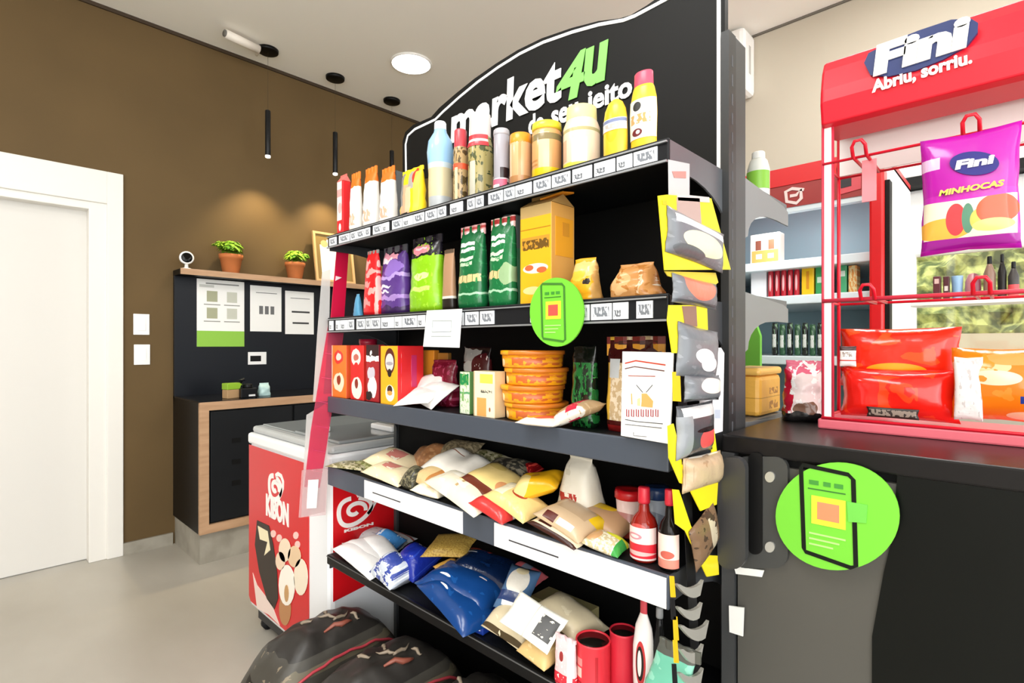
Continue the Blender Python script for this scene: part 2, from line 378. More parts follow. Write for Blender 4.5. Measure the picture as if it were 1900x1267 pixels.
# white tubular camera on the ceiling
a, b = at(418, 62, z=ZC-.05), at(480, 92, z=ZC-.05)
t = thing('ceiling_camera', 'white tube shaped camera fixed to the ceiling above the door', 'camera', (b.x, b.y, ZC))
d = a-b
mb = MB(); mb.tube([(0,0,-.05), (d.x, d.y, -.05)], .028, 14); mb.build('body', M('#efe6da', .4), t)
mb = MB(); mb.tube([(d.x, d.y, -.05), (d.x*1.03, d.y*1.03, -.05)], .022, 14); mb.build('lens', M('#6e6a64', .3), t)
mb = MB(); mb.lathe([(.03, -.008), (.034, 0)], 16, c=(.02, .1, 0)); mb.tube([(0,0,-.05), (.01,.06,-.06), (.02,.1,-.004)], .01, 8); mb.build('mounting_arm', M('#ddd3c6', .4), t)
# ---------------------------------------------------------------- wall plates
for (x0, x1, y0, y1), lab in (((247, 277, 583, 621), 'upper white switch plate on the brown wall'), ((248, 278, 639, 677), 'lower white switch plate on the brown wall')):
    p0, p1 = at(x0, y1, y=YW), at(x1, y0, y=YW)
    t = thing('switch_plate', lab, 'switch', ((p0.x+p1.x)/2, YW, p0.z), 0, 'white switch plates'); W, HH = (p1.x-p0.x)/2, p1.z-p0.z
    mb = MB(); mb.box(-W, W, -.009, 0, 0, HH); mb.build('plate', M('#f6f4f1', .4), t, bevel=.003)
    mb = MB(); mb.box(-W*.5, W*.5, -.012, -.009, HH*.2, HH*.8); mb.build('rocker', M('#fbfaf8', .3), t, bevel=.001)
# ---------------------------------------------------------------- black wall unit
X0, X1u = 1.003, 2.62
wood = M('#b08a68', .5, col2='#c09a78', nscale=5, stretch=(1, 8, 8)); navy = M('#15181e', .38); zt = at(318, 503, y=YW).z; zc = at(320, 745, y=YW).z
t = thing('wall_panel', 'black panel fixed to the brown wall above the low cabinet', 'panel', ((X0+X1u)/2, YW, zc))
hw = (X1u-X0)/2
mb = MB(); mb.box(-hw, hw, -.03, 0, 0, zt-zc-.03); mb.build('board', navy, t, bevel=.002)
sh = thing('wall_shelf', 'narrow light wood shelf running above the black panel', 'shelf', ((X0+X1u)/2, YW, zt-.03))
mb = MB(); mb.box(-hw, hw, -.160, 0, 0, .034); mb.build('board', M('#15120f', .5), sh)
mb = MB(); mb.box(-hw, hw, -.172, -.160, -.002, .036); mb.build('edge_strip', wood, sh)
ZSH = zt+.006
# cabinet
YF = 3.489; zct = .962; zcb = .185
t = thing('low_cabinet', 'black cabinet with light wood frame standing on a stone plinth', 'cabinet', (X0, YF, 0)); L_, D_ = X1u-X0, YW-YF-.001
mb = MB(); mb.box(0, L_, .02, D_, zcb, zct-.004); mb.build('body', M('#0a0a0b', .4), t)
mb = MB(); mb.box(0, L_, .0, D_, zct-.004, zct+.004); mb.build('top', M('#16171b', .2), t)
mb = MB(); fw = .05
mb.box(0, fw, -.004, .02, zcb, zct); mb.box(L_-fw, L_, -.004, .02, zcb, zct); mb.box(fw, L_-fw, -.004, .02, zct-fw, zct); mb.box(fw, L_-fw, -.004, .02, zcb, zcb+fw); mb.build('frame', wood, t)
for i in range(3):
    ww = (L_-2*fw)/3; d_ = MB(); d_.box(fw+i*ww+.012, fw+(i+1)*ww-.004, .006, .019, zcb+fw+.008, zct-fw-.012); d_ = d_.build('door', M('#15171a', .45), t, bevel=.002)
    if i == 0:
        for k in range(3):
            v = MB(); v.box(fw+.13, fw+.18, .003, .007, .70-.13*k, .73-.13*k); v.build('vent', M('#050505', .6), d_)
mb = MB(); mb.box(.01, L_, .03, D_, 0, zcb); mb.build('plinth', stone, t)
# papers on the panel
pw = Pl('-y', YW-.031)
def sheet(name, q, lab, cat='poster', col='#f7f6f2', extras=(), y=YW-.031, group=None):
    x0, x1, y0, y1 = q; p0, p1 = at(x0, (y1), y=y), at(x1, y0, y=y)
    p0.z = at((x0+x1)/2, y1, y=y).z; p1.z = at((x0+x1)/2, y0, y=y).z
    t = thing(name, lab, cat, ((p0.x+p1.x)/2, y, p0.z), 0, group); W = p1.x-p0.x; HH = p1.z-p0.z
    mb = MB(); mb.box(-W/2, W/2, -.002, 0, 0, HH); mb.build('paper', M(col, .6), t)
    for n_, u0, u1, v0, v1, c in extras:
        e = MB(); e.box(-W/2+u0*W, -W/2+u1*W, -.0032, -.002, v0*HH, v1*HH); e.build(n_, M(c, .6), t)
    return t
win4 = [('print', .18, .88, .93, .95, '#8a8a86'), ('print', .05, .35, .88, .92, '#cfcfc9')]
for i in (0, 1):
    for j in (0, 1): win4 += [('picture', .2+.42*i, .42+.42*i, .42+.25*j, .58+.25*j, '#a9ab8c' if i == 0 else '#c9cabb'), ('print', .14+.42*i, .48+.42*i, .37+.25*j, .385+.25*j, '#9a9a92')]
sheet('poster', (365, 453, 520, 643), 'tallest white poster with a green strip along its bottom, on the black panel', extras=[('strip', 0, 1, 0, .235, '#8fc544')]+win4, group='white sheets on the black panel')
sheet('poster', (464, 522, 531, 615), 'middle white sheet with a square mark at its centre, on the black panel', extras=[('print', .18, .85, .84, .855, '#777777'), ('print', .28, .40, .38, .56, '#6c6c6c'), ('print', .46, .58, .38, .56, '#6c6c6c'), ('print', .64, .76, .38, .56, '#6c6c6c')], group='white sheets on the black panel')
sheet('poster', (529, 582, 541, 620), 'right hand white sheet with two printed lines, on the black panel', extras=[('print', .18, .85, .83, .845, '#777777'), ('print', .22, .85, .5, .54, '#333333'), ('print', .25, .82, .24, .28, '#333333')], group='white sheets on the black panel')
sheet('socket_plate', (460, 494, 653, 676), 'small white socket plate on the black panel under the sheets', 'socket', '#f4f4f2', [('socket', .12, .7, .25, .7, '#101010')])
# things on the low cabinet
def onc(px, y, lab, name, cat, mbs, rz=0):
    p = at(px, 740, y=y); t = thing(name, lab, cat, (p.x, y, zct+.004), rz)
    for n_, m_, mat_ in mbs: m_.build(n_, mat_, t, bevel=.004)
    return t
a = MB(); a.box(-.045, .045, -.03, .03, 0, .055); b = MB(); b.box(-.047, .05, -.032, .032, .055, .095)
onc(430, YF+.12, 'small tan carton with a green top on the low cabinet', 'tea_box', 'box', [('carton', a, M('#b8946a', .5)), ('lid', b, M('#8fb82e', .4))], .2)
a = MB(); a.box(-.055, .045, -.04, .04, 0, .06); a.lathe([(.03, .06), (.028, .085), (.0, .088)], 16); b = MB(); b.box(-.01, .03, -.043, -.04, .008, .02); a2 = MB(); a2.tube([(-.04,0,.06), (-.045,0,.11), (-.02,0,.115)], .012, 8)
onc(460, YF+.10, 'black coffee dripper between a tan carton and a pale pack', 'coffee_maker', 'appliance', [('body', a, M('#0d0d10', .35)), ('badge', b, M('#e8e8e8', .4)), ('handle', a2, M('#15151a', .35))])
p = at(487, 740, y=YF+.12); o = pouch_mb(.085, .05, .085, amp=.2, top=.7).build('napkin_pack', M('#b9d8d6', .4, wr=.3)); tag(finish(o, (p.x+.01, YF+.12, zct+.004), 0), 'crumpled pale teal pack beside the black coffee maker', 'pack')
# plants
def leafball(r, n, seed):
    random.seed(seed); mb = MB()
    for i in range(n):
        a = random.random()*6.28; el = random.random()*1.3-.1; R_ = r*(.7+.3*random.random())
        d = Vector((math.cos(a)*math.cos(el), math.sin(a)*math.cos(el), math.sin(el)*.8)); up = Vector((0,0,1)); s_ = d.cross(up).normalized()*r*.22
        c_ = d*R_*.45; tip = d*R_*1.15+Vector((0,0,-r*.12)); mid = d*R_*.85+up*r*.15
        mb.add([c_, mid+s_, tip, mid-s_, mid+up*r*.08], [(0,1,4), (1,2,4), (2,3,4), (3,0,4)], 0, True)
    return mb
for (x0, x1, yb), lab, sd in (((403, 450, 497), 'larger potted plant nearer the webcam on the wood shelf', 3), ((523, 568, 508), 'smaller potted plant nearer the framed picture on the wood shelf', 9)):
    y = YW-.10; p = at((x0+x1)/2+2, yb, y=y); t = thing('potted_plant', lab, 'plant', (p.x, y, ZSH), 0, 'green plants in terracotta pots'); k = (x1-x0)/47
    mb = MB(); mb.lathe([(.048*k, 0), (.052*k, .004), (.068*k, .098*k), (.073*k, .10*k), (.076*k, .128*k), (.068*k, .128*k), (.064*k, .10*k)], 26); mb.build('pot', M('#c5723c', .7), t)
    mb = MB(); mb.lathe([(.067*k, .1*k), (.0, .115*k)], 18); mb.build('soil', M('#3a2a1c', .9), t)
    mb = leafball(.085*k, 150, sd); m4 = Matrix.Translation((0, 0, .155*k)); mb.build('foliage', M('#5fa32c', .5, col2='#a4cf3c', nscale=20), t, mat4=m4)
    mb = leafball(.045*k, 60, sd+1); mb.build('shoot', M('#5fa32c', .5, col2='#a4cf3c', nscale=20), t, mat4=Matrix.Translation(((-.075 if sd == 3 else .075)*k, 0, .175*k)))
# webcam
y = YW-.11; p = at(346, 488, y=y); t = thing('webcam', 'small round white webcam with a black face on the wood shelf end', 'camera', (p.x, y, ZSH), math.radians(-8))
mb = MB(); mb.lathe([(.03, 0), (.03, .006), (.012, .012), (.009, .04)], 18); mb.build('stand', M('#f2f2f0', .35), t)
rot = Matrix.Translation((0, 0, .075))@Matrix.Rotation(math.radians(90), 4, 'X')
mb = MB(); mb.lathe([(.03, -.02), (.041, -.014), (.042, .012), (.036, .018), (.0, .018)], 26); mb.build('housing', M('#f5f5f3', .3), t, mat4=rot)
mb = MB(); mb.lathe([(.032, .0185), (.028, .021), (.0, .0215)], 24); mb.build('lens', M('#060606', .15), t, mat4=rot)
# framed picture leaning at the end of the shelf
y = YW-.12; p = at(624, 522, y=y); t = thing('picture_frame', 'light wood framed picture leaning on the shelf behind the gondola end', 'picture', (p.x, y, ZSH))
W, HH, fw = .165, .40, .018; R_ = Matrix.Rotation(math.radians(-10), 4, 'X')
mb = MB(); mb.box(-W, -W+fw, -.01, .01, 0, HH); mb.box(W-fw, W, -.01, .01, 0, HH); mb.box(-W+fw, W-fw, -.01, .01, 0, fw); mb.box(-W+fw, W-fw, -.01, .01, HH-fw, HH); mb.build('frame', M('#d3ab78', .5), t, mat4=R_)
mb = MB(); mb.box(-W+fw, W-fw, 0, .006, fw, HH-fw); mb.build('picture', PM('#8c7440', 'r .42 .35 .3 .42 #f4f2ec; r .42 .75 .1 .15 #f4f2ec; e .25 .8 .1 .08 #c9b27c'), t, mat4=R_)
# ---------------------------------------------------------------- ice cream chest
FX, FY0, FY1, FH, FD = .943, 1.81, 2.57, .90, .62
t = thing('chest_freezer', 'red and white ice cream chest freezer standing left of the shelving', 'freezer', (FX, (FY0+FY1)/2, 0), RX)   # local x -> -y, local y -> +x
hw = (FY1-FY0)/2; fwhite = M('#f1f3f6', .3); fred = M('#d3141c', .3); lidg = M('#b9bcbb', .25)
mb = MB(); mb.box(-hw, hw, 0, FD, .11, FH-.045); cab = mb.build('cabinet', fwhite, t, bevel=.02)
mb = MB(); mb.box(-hw+.03, hw-.03, .03, FD-.03, .05, .11); mb.build('base', M('#2a2a2c', .5), t)
for sx in (-hw+.06, hw-.06):
    for sy in (.06, FD-.06):
        cst = MB(); cst.tube([(sx-.014, sy, .026), (sx+.014, sy, .026)], .026, 14); cst.box(sx-.018, sx+.018, sy-.012, sy+.012, .045, .07); cst.build('caster', M('#1a1a1c', .5), t)
mb = MB(); mb.box(-hw-.004, hw+.004, -.006, FD+.006, FH-.05, FH-.0); mb.build('rim', M('#f4f5f6', .3), t, bevel=.012)
mb = MB(); mb.box(-hw+.01, hw-.01, .01, FD-.01, FH, FH+.03); mb.build('lid', lidg, t, bevel=.012)
mb = MB(); mb.box(-.02, hw-.03, .05, FD-.05, FH+.03, FH+.042); mb.build('sliding_glass', M('#8f9494', .08), t, bevel=.004)
mb = MB(); mb.box(-hw+.03, -.02, .05, FD-.05, FH+.03, FH+.036); mb.build('sliding_glass', M('#9aa09f', .08), t, bevel=.003)
for q in ((.02, .12, .1, .14), (.16, .32, .3, .34)):
    mb = MB(); mb.box(q[0], q[1], q[2], q[3], FH+.042, FH+.065); mb.build('lid_handle', M('#e9ebec', .3), t, bevel=.006)
# red wrap and print (built where the faces stand, then parented)
def dl(px, py, pl): return pl.px(px, py)
def keep(o, root):
    bpy.context.view_layer.update(); o.parent = root; o.matrix_parent_inverse = root.matrix_world.inverted(); return o
pf, ps = Pl('-x', FX-.0015), Pl('-y', FY0-.0015)
def on(pl, pts, mat, name, root, n0=-.001, n1=.001, px=True): return keep(dec(pl, pts, mat, name, None, n0, n1, px), root)
u0, u1 = -FY1+.006, -FY1+.60
wrap = on(pf, [(u0, .155), (u0+.02, .135), (u1, .135), (u1, FH-.055), (u0, FH-.055)], fred, 'front_wrap', t, px=False)
swrap = on(ps, [(FX+.012, .37), (FX+.40, .42), (FX+.46, .55), (FX+.47, .66), (FX+.46, .78), (FX+.43, FH-.055), (FX+.012, FH-.055)], fred, 'side_wrap', t, px=False)
swave = on(ps, [(FX+.46, .78), (FX+.52, .70), (FX+.53, .58), (FX+.5, .48), (FX+.455, .45), (FX+.48, .58), (FX+.47, .70)], M('#e9eaec', .35), 'side_wrap', t, -.002, 0, px=False)
wprint = M('#fbf3ee', .4)
def heart(pl, c, w_, h_, root, wd):
    pts = []
    for i in range(33):
        a = math.pi*(.5)+i/32*2*math.pi*.93; r = 1
        pts.append((c[0]+w_*(.9*math.cos(a)+.12*math.cos(2*a)), c[1]+h_*(math.sin(a)*.95+.05*math.cos(2*a))))
    keep(stroke(pl, pts, wd, wprint, 'heart_emblem', None, -.003, -.001, px=False), root)
    pts = [(c[0]+w_*(.1+.62*(1-i/34)*math.cos(-.3+i*.25)), c[1]+h_*(-.02+.62*(1-i/34)*math.sin(-.3+i*.25))) for i in range(24)]
    keep(stroke(pl, pts, wd*.95, wprint, 'heart_emblem', None, -.003, -.001, px=False), root)
    pts = [(c[0]+w_*a, c[1]+h_*b) for a, b in ((.2, .98), (.55, 1.22), (1.0, 1.15), (1.28, .75), (1.25, .25), (1.0, -.25), (.8, -.5))]
    keep(stroke(pl, pts, wd*.8, wprint, 'heart_emblem', None, -.003, -.001, px=False), root)
heart(pf, (pf.px(512, 902)[0]-.012, pf.px(512, 905)[1]), .068, .052, t, .021)
c0, c1 = pf.px(495, 955), pf.px(537, 934); keep(text('KIBON', pf, c0[0], c1[0], c0[1]-.002, c1[1], wprint, None, off=.05, n=-.003), t)
heart(ps, (ps.px(655, 945)[0], ps.px(655, 947)[1]), .075, .052, t, .016)
c0, c1 = ps.px(638, 988), ps.px(692, 968); keep(text('KIBON', ps, c0[0], c1[0], c0[1], c1[1], wprint, None, off=.05, n=-.003), t)
def fp(pts, col, nm='ice_cream_picture', n=-.003): on(pf, pts, M(col, .45), nm, t, n, n+.0015)
fp([(478, 965), (500, 975), (508, 1010), (515, 1060), (517, 1110), (510, 1130), (496, 1110), (482, 1060), (474, 1010)], '#2c2019')
fp([(480, 975), (498, 985), (503, 1020), (492, 1030), (498, 1005), (484, 1000)], '#f3e6c0', n=-.0045)
fp([(470, 1062), (478, 1085), (505, 1120), (520, 1160), (500, 1140), (478, 1128)], '#f0d9cf')
for c_, r_, cl in (((530, 1020), (11, 22), '#f2ddc2'), ((548, 1032), (12, 20), '#e9c9a3'), ((560, 1070), (13, 34), '#f4e6cf'), ((522, 1040), (9, 17), '#f0d4b8'), ((534, 1085), (15, 38), '#fbf4e8'), ((530, 1130), (11, 30), '#b98354')): fp(ell(*c_, *r_, 18), cl, 'almond_picture', -.0045 if cl != '#b98354' else -.003)
fp(ell(534, 1100, 4, 16, 14), '#c79a66', 'almond_picture', -.006)
for c_ in ((508, 990), (519, 998), (550, 993), (553, 1010)): fp(ell(*c_, 5, 7, 10), '#f6c9c0', 'drop_picture')
# ---------------------------------------------------------------- shelving (gondola)
blk = M('#050505', .65); dgr = M('#2c2f33', .4, .3); lipg = M('#5c626b', .4, .3); silver = M('#a9acb0', .3, .5)
g = thing('gondola_shelving', 'black double sided gondola shelving loaded with groceries', 'shelving', (XB, (YL+YR)/2, 0), RX)    # local x -> -y, local y -> +x
gw = (YL-YR)/2; gd = XB-XG
mb = MB(); mb.box(-gw, gw, .0, .012, .10, 1.72); mb.build('back_panel', blk, g)
for s_ in (-1, 1):
    mb = MB(); x_ = s_*gw; mb.box(x_-.018*(s_ < 0)-.0, x_+.018*(s_ > 0)+.0, -.012, .048, 0, 1.98)
    up = mb.build('upright', M('#484a4b', .4, .3), g, bevel=.002)
    sl = MB()
    if s_ > 0:
        mb = MB(); mb.box(x_+.001, x_+.0185, -.05, -.012, 0, 1.98); mb.build('upright', M('#2a2b2c', .4), g)
        for k in range(44): sl.box(x_+.0183, x_+.0189, .002-.036, .008-.036, .1+k*.042, .125+k*.042)
        sl.build('slots', M('#55585c', .6), up)
mb = MB(); mb.box(-gw, gw, -gd-.0, -.002, .0, .09); mb.build('plinth', blk, g, bevel=.004)
mb = MB(); mb.box(-gw, gw, -gd-.02, 0, .09, .118); mb.build('bottom_deck', M('#19191b', .4), g)
plip = Pl('-x', XG-.006)
labelm = M('#eef0f2', .5)
for i, zs in enumerate(SH):
    hl = (.040, .046, .052, .062, .03)[i]
    lip = (M('#16171a', .4), M('#1a1b1e', .4), M('#4c535f', .4, .2), M('#4c535f', .4, .2), M('#0e0e0f', .35))[i]
    mb = MB(); mb.box(-gw, gw, -gd, -.003, zs-.022, zs); s_ = mb.build('shelf', M('#101113', .5), g)
    mb = MB()
    if i == 4: mb.box(-gw, gw, -gd-.012, -gd, zs-hl, zs+.003)
    else: mb.box(-gw-.006, gw+.004, -gd-.006, -gd+.002, zs-hl, zs+.003)
    mb.build('shelf_lip', lip, s_, bevel=.003)
    if i < 2:
        mb = MB(); mb.box(-gw-.004, gw+.002, -gd-.011, -gd-.0062, zs-hl-.003, zs-hl+.001); mb.box(-gw-.004, gw+.002, -gd-.011, -gd-.0062, zs-.006, zs-.003); mb.build('price_channel', silver, s_)
        x = -gw+.01; me = None; random.seed(4+i)
        while x < gw-.06:
            wl = random.choice((.035, .05, .05, .07, .028)); gap = random.choice((.003, .004, .018, .006))
            if i == 1 and .15 < x < .27: x += .1; continue
            e = MB(); e.box(x, x+wl, -gd-.0085, -gd-.0062, zs-hl+.004, zs-.009)
            e.build('price_label', PM('#e4e7eb', 't .5 .5 .38 .3 #7b8088 7' if random.random() < .6 else 't .3 .35 .22 .2 #6d7177 5'), s_); x += wl+gap
    if i == 3:
        for a_, b_ in ((675, 857), (916, 1238)):
            ya, yb = -(rr(a_)*(XG-.01)), -(rr(b_)*(XG-.01)); ym = (YL+YR)/2
            e = MB(); e.box(ya+ym, min(yb+ym, gw), -gd-.0085, -gd-.0062, zs-hl+.003, zs-.002); e.build('price_strip', M('#f3f1f3', .5), s_)
            e = MB(); e.box(ya+ym+.05, ya+ym+.20, -gd-.0092, -gd-.0085, zs-hl*.55, zs-hl*.50); e.build('print', M('#3c3c40', .5), s_)
    if i == 4:
        mb = MB(); mb.box(-gw, gw, -gd-.0135, -gd-.012, zs-.004, zs-.001); mb.build('edge_trim', M('#77797b', .3, .6), s_)
    # brackets: a curved gusset under each end, front and back
    for sx in (-1, 1):
        x_ = sx*gw; drop = .11
        def gus(y0, y1):
            pts = [(y0, zs), (y0, zs-.05)]+[(y0+(y1-y0)*(.25+.75*math.sin(a)), zs-.05-drop*(1-math.cos(a))) for a in [k*math.pi/2/8 for k in range(9)]]+[(y1, zs)]
            m_ = MB(); k = len(pts); xa, xb = (x_, x_+.004*sx)
            vs = [(xa, p[0], p[1]) for p in pts]+[(xb, p[0], p[1]) for p in pts]
            m_.add(vs, [tuple(range(k)), tuple(range(2*k-1, k-1, -1))]+[(j, (j+1) % k, k+(j+1) % k, k+j) for j in range(k)]); return m_
        m_ = gus(-gd+.0, -.006).build('bracket', M('#6f7479', .35, .4) if sx > 0 and i == 0 else M('#47494c', .4, .3), s_)
# the other side: brackets and shelves facing the cooler
for zs in (at(1400, 345, y=YR).z, at(1400, 548, y=YR).z, 1.115, .62):
    mb = MB(); mb.box(-gw, gw, .05, .40, zs-.02, zs); s_ = mb.build('shelf', M('#6c6f70', .4, .2), g)
    for sx in (-1, 1):
        pts = [(.048, zs+.005), (.36, zs-.012), (.40, zs-.022), (.40, zs-.060), (.30, zs-.060)]+[(.26-.16*math.sin(a), zs-.062-.07*(1-math.cos(a))) for a in [k*math.pi/2/6 for k in range(7)]]+[(.048, zs-.15)]
        m_ = MB(); k = len(pts); vs = [(sx*gw, p[0], p[1]) for p in pts]+[(sx*gw+.004*sx, p[0], p[1]) for p in pts]
        m_.add(vs, [tuple(range(k)), tuple(range(2*k-1, k-1, -1))]+[(j, (j+1) % k, k+(j+1) % k, k+j) for j in range(k)]); m_.build('bracket', M('#8f9293', .4, .3), s_)
# ---------------------------------------------------------------- arched sign
XS = XB-.035
sp = Pl('-x', XS)
sg = thing('arched_sign', 'large black arched sign with white outline and white and green lettering above the shelving', 'sign', (XS, (YL+YR)/2, 1.69))
out = [(747, 330), (747, 262), (752, 245), (766, 232), (800, 217), (815, 200), (845, 174), (880, 146), (920, 118), (960, 93), (1005, 71), (1060, 52), (1110, 39), (1150, 34), (1170, 28), (1200, 10), (1225, -8), (1260, -28), (1345, -70), (1345, 330)]
inn = [(754, 335), (753, 268), (757, 252), (770, 240), (808, 222), (822, 208), (852, 181), (886, 153), (925, 125), (965, 100), (1008, 79), (1062, 60), (1112, 46), (1157, 38), (1178, 30), (1212, 12), (1238, -2), (1268, -16), (1334, -42), (1334, 335)]
def clampz(P_): return [(u, max(v, 1.684)) for u, v in P_]
keep(dec(sp, clampz(sp.P(*out)), M('#0c0c0b', .5), 'board', None, 0, .018, px=False), sg)
keep(stroke(sp, clampz(sp.P(*inn)), .0085, M('#f7f7f7', .4), 'outline', None, -.002, 0, px=False), sg)
wm = M('#fbfbfb', .4); gm = M('#86d665', .4)
b0, b1 = sp.px(838, 268), sp.px(1043, 178); top = sp.px(1043, 112)
keep(text('market', sp, b0[0]+.0, b1[0], b0[1], b0[1]+.128, wm, None, off=.035, shear=.05), sg)
c0 = sp.px(1033, 162); c1 = sp.px(1130, 146)
cm = c0[0]+(c1[0]-c0[0])*.52
keep(text('4', sp, c0[0], cm+.012, b0[1]-.010, b0[1]+.112, gm, None, off=.03, shear=.22), sg)
keep(text('u', sp, cm+.006, c1[0], b0[1]+.004, b0[1]+.108, gm, None, off=.04, shear=.15), sg)
d0, d1 = sp.px(982, 243), sp.px(1174, 170)
dw = d1[0]-d0[0]
for wd_, a_, b_, v_ in (('do', 0, .17, 0), ('seu', .25, .52, 0), ('jeito', .60, 1, -.012)): keep(text(wd_, sp, d0[0]+a_*dw, d0[0]+b_*dw, b0[1]-.066+v_, b0[1]-(.008 if wd_ != 'seu' else .022), wm, None, off=.03), sg)
# ---------------------------------------------------------------- round green signs
def phone_sign(pl, c_, rx, ry, lab, cat, small=True):
    cx, cy = c_; root = thing('round_sign', lab, cat, (at(cx, cy, x=pl.c)))
    out_ = pl.P(*ell(cx, cy, rx, ry, 48))
    keep(dec(pl, out_, M('#72cc34', .5), 'disc', None, 0, .004, px=False), root)
    U = [p[0] for p in out_]; V = [p[1] for p in out_]; u0, u1, v0, v1 = min(U), max(U), min(V), max(V)
    def q(pts): return [(u0+(u1-u0)*a, v0+(v1-v0)*b) for a, b in pts]
    def rc(a, b, c, d): return q(((a, c), (b, c), (b, d), (a, d)))
    keep(stroke(pl, q(((.27, .12), (.255, .15), (.23, .90), (.25, .93), (.62, .90), (.66, .86), (.68, .10), (.64, .075))), .0045 if small else .007, M('#3f7a2c' if small else '#101510', .4), 'phone_outline', None, -.0012, 0, px=False, closed=True), root)
    keep(dec(pl, rc(.32, .6, .40, .66), M('#efe63a', .4), 'yellow_square', None, -.001, 0, px=False), root)
    keep(dec(pl, rc(.37, .55, .45, .61), M('#d98b62' if not small else '#c9524a', .4), 'orange_square', None, -.0018, -.0009, px=False), root)
    for k, (a, b) in enumerate(((.30, .38), (.42, .48), (.51, .58))): keep(dec(pl, rc(a, b, .76, .80), M('#3f8f34', .4), 'print', None, -.001, 0, px=False), root)
    keep(dec(pl, rc(.29, .60, .715, .725), M('#2f6f2c', .4), 'print', None, -.001, 0, px=False), root)
    for k in range(3): keep(dec(pl, rc(.3, .6-.05*k, .30-.05*k, .315-.05*k), M('#b4ec86', .4), 'print', None, -.001, 0, px=False), root)
    if not small: keep(dec(pl, q(((.62, .48), (.76, .50), (.77, .66), (.61, .66))), M('#6cc84a', .4), 'hand_mark', None, -.0018, 0, px=False), root)
    return root
phone_sign(Pl('-x', XG-.024), (1033, 579), 50, 64, 'round light green sign with a phone drawing clipped to the second shelf', 'sign')
# white price card beside it
pc = Pl('-x', XG-.020); cp = thing('price_card', 'white card with a small ruled box hanging from the second shelf lip', 'card', at(820, 645, x=pc.c))
keep(dec(pc, [(792, 576), (857, 573), (852, 645), (785, 643)], M('#f3f4f4', .5), 'card', None, 0, .0015), cp)
keep(stroke(pc, [(803, 595), (838, 595), (837, 615), (802, 616)], .0012, M('#6f7f80', .5), 'ruled_box', None, -.0008, 0, closed=True), cp)
keep(stroke(pc, [(800, 624), (837, 624)], .0012, M('#6f7f80', .5), 'print', None, -.0008, 0), cp)
# ---------------------------------------------------------------- black counter cabinet on the right
CX, CY, CZ, CD = 1.10, .452, 1.116, .43
ct = thing('black_counter', 'black counter cabinet at the right of the shelving carrying the candy stand', 'cabinet', (CX, CY, 0), RX)    # local x -> -y, local y -> +x
Lc = 2.2
mb = MB(); mb.box(0, Lc, 0, CD, CZ-.036, CZ); mb.build('countertop', M('#191717', .3), ct, bevel=.004)
mb = MB(); mb.box(.0, Lc, .022, CD-.01, .06, CZ-.036); mb.build('body', M('#0a0b0b', .5), ct)
mb = MB(); mb.box(0, .026, .0, .022, .0, CZ-.036); mb.build('side_post', M('#3c3d3e', .4), ct)
mb = MB(); mb.box(.03, .315, .008, .020, .06, CZ-.052); mb.build('door', M('#504e49', .4), ct)  # grey stands for the room's reflection in the glass door, put into the colour
pd = Pl('-x', CX+.004)
keep(dec(pd, [(1666, 868), (1900, 893), (2600, 960), (2600, 1800), (1615, 1800), (1618, 1180), (1640, 1060), (1655, 1000)], M('#060907', .3), 'unreflecting_glass', None, 0, .008), ct)  # dark glass, its slanted edge cut where the painted grey reflection ends
mb = MB(); mb.box(.03, Lc, .03, CD-.03, 0, .06); mb.build('kick', M('#101010', .6), ct)
def rrect(x0, x1, y0, y1, r, n=5):
    P_ = []
    for cx, cy, a in ((x1-r, y0+r, -90), (x1-r, y1-r, 0), (x0+r, y1-r, 90), (x0+r, y0+r, 180)): P_ += [(cx+r*math.cos(math.radians(a+k*90/n)), cy+r*math.sin(math.radians(a+k*90/n))) for k in range(n+1)]
    return P_
keep(dec(pd, rrect(1362, 1464, 846, 1052, 24), M('#3f403f', .35), 'bracket_plate', None, -.008, .004), ct)
keep(dec(pd, rrect(1392, 1418, 838, 1026, 12), M('#141414', .35), 'bracket_slot', None, -.010, -.002), ct)
hp = Pl('-x', CX-.03)
keep(dec(hp, rrect(1338, 1389, 846, 1051, 22), M('#39393a', .35), 'handle', None, -.018, .0), ct)
for cy in (883, 1012): keep(dec(pd, ell(1432, cy, 9, 10, 18), M('#c9c9c4', .25, .6), 'bolt', None, -.012, -.006), ct)
tl = Pl('-x', CX-.002)
for P_, lab in ((((1353, 1123), (1381, 1127), (1379, 1180), (1354, 1172)), 'white tape strip stuck low on the counter edge'), (((1362, 1050), (1418, 1058), (1414, 1070), (1366, 1064)), 'white tape strip stuck under the counter handle')):
    o = dec(tl, list(P_), M('#eeeeea', .5), 'tape_strip', None, -.002, .001); tag(o, lab, 'tape', 'white tape on the counter')
phone_sign(Pl('-x', CX-.014), (1554, 958), 115, 100, 'large round green sign with a phone outline stuck to the counter front', 'sign', False)
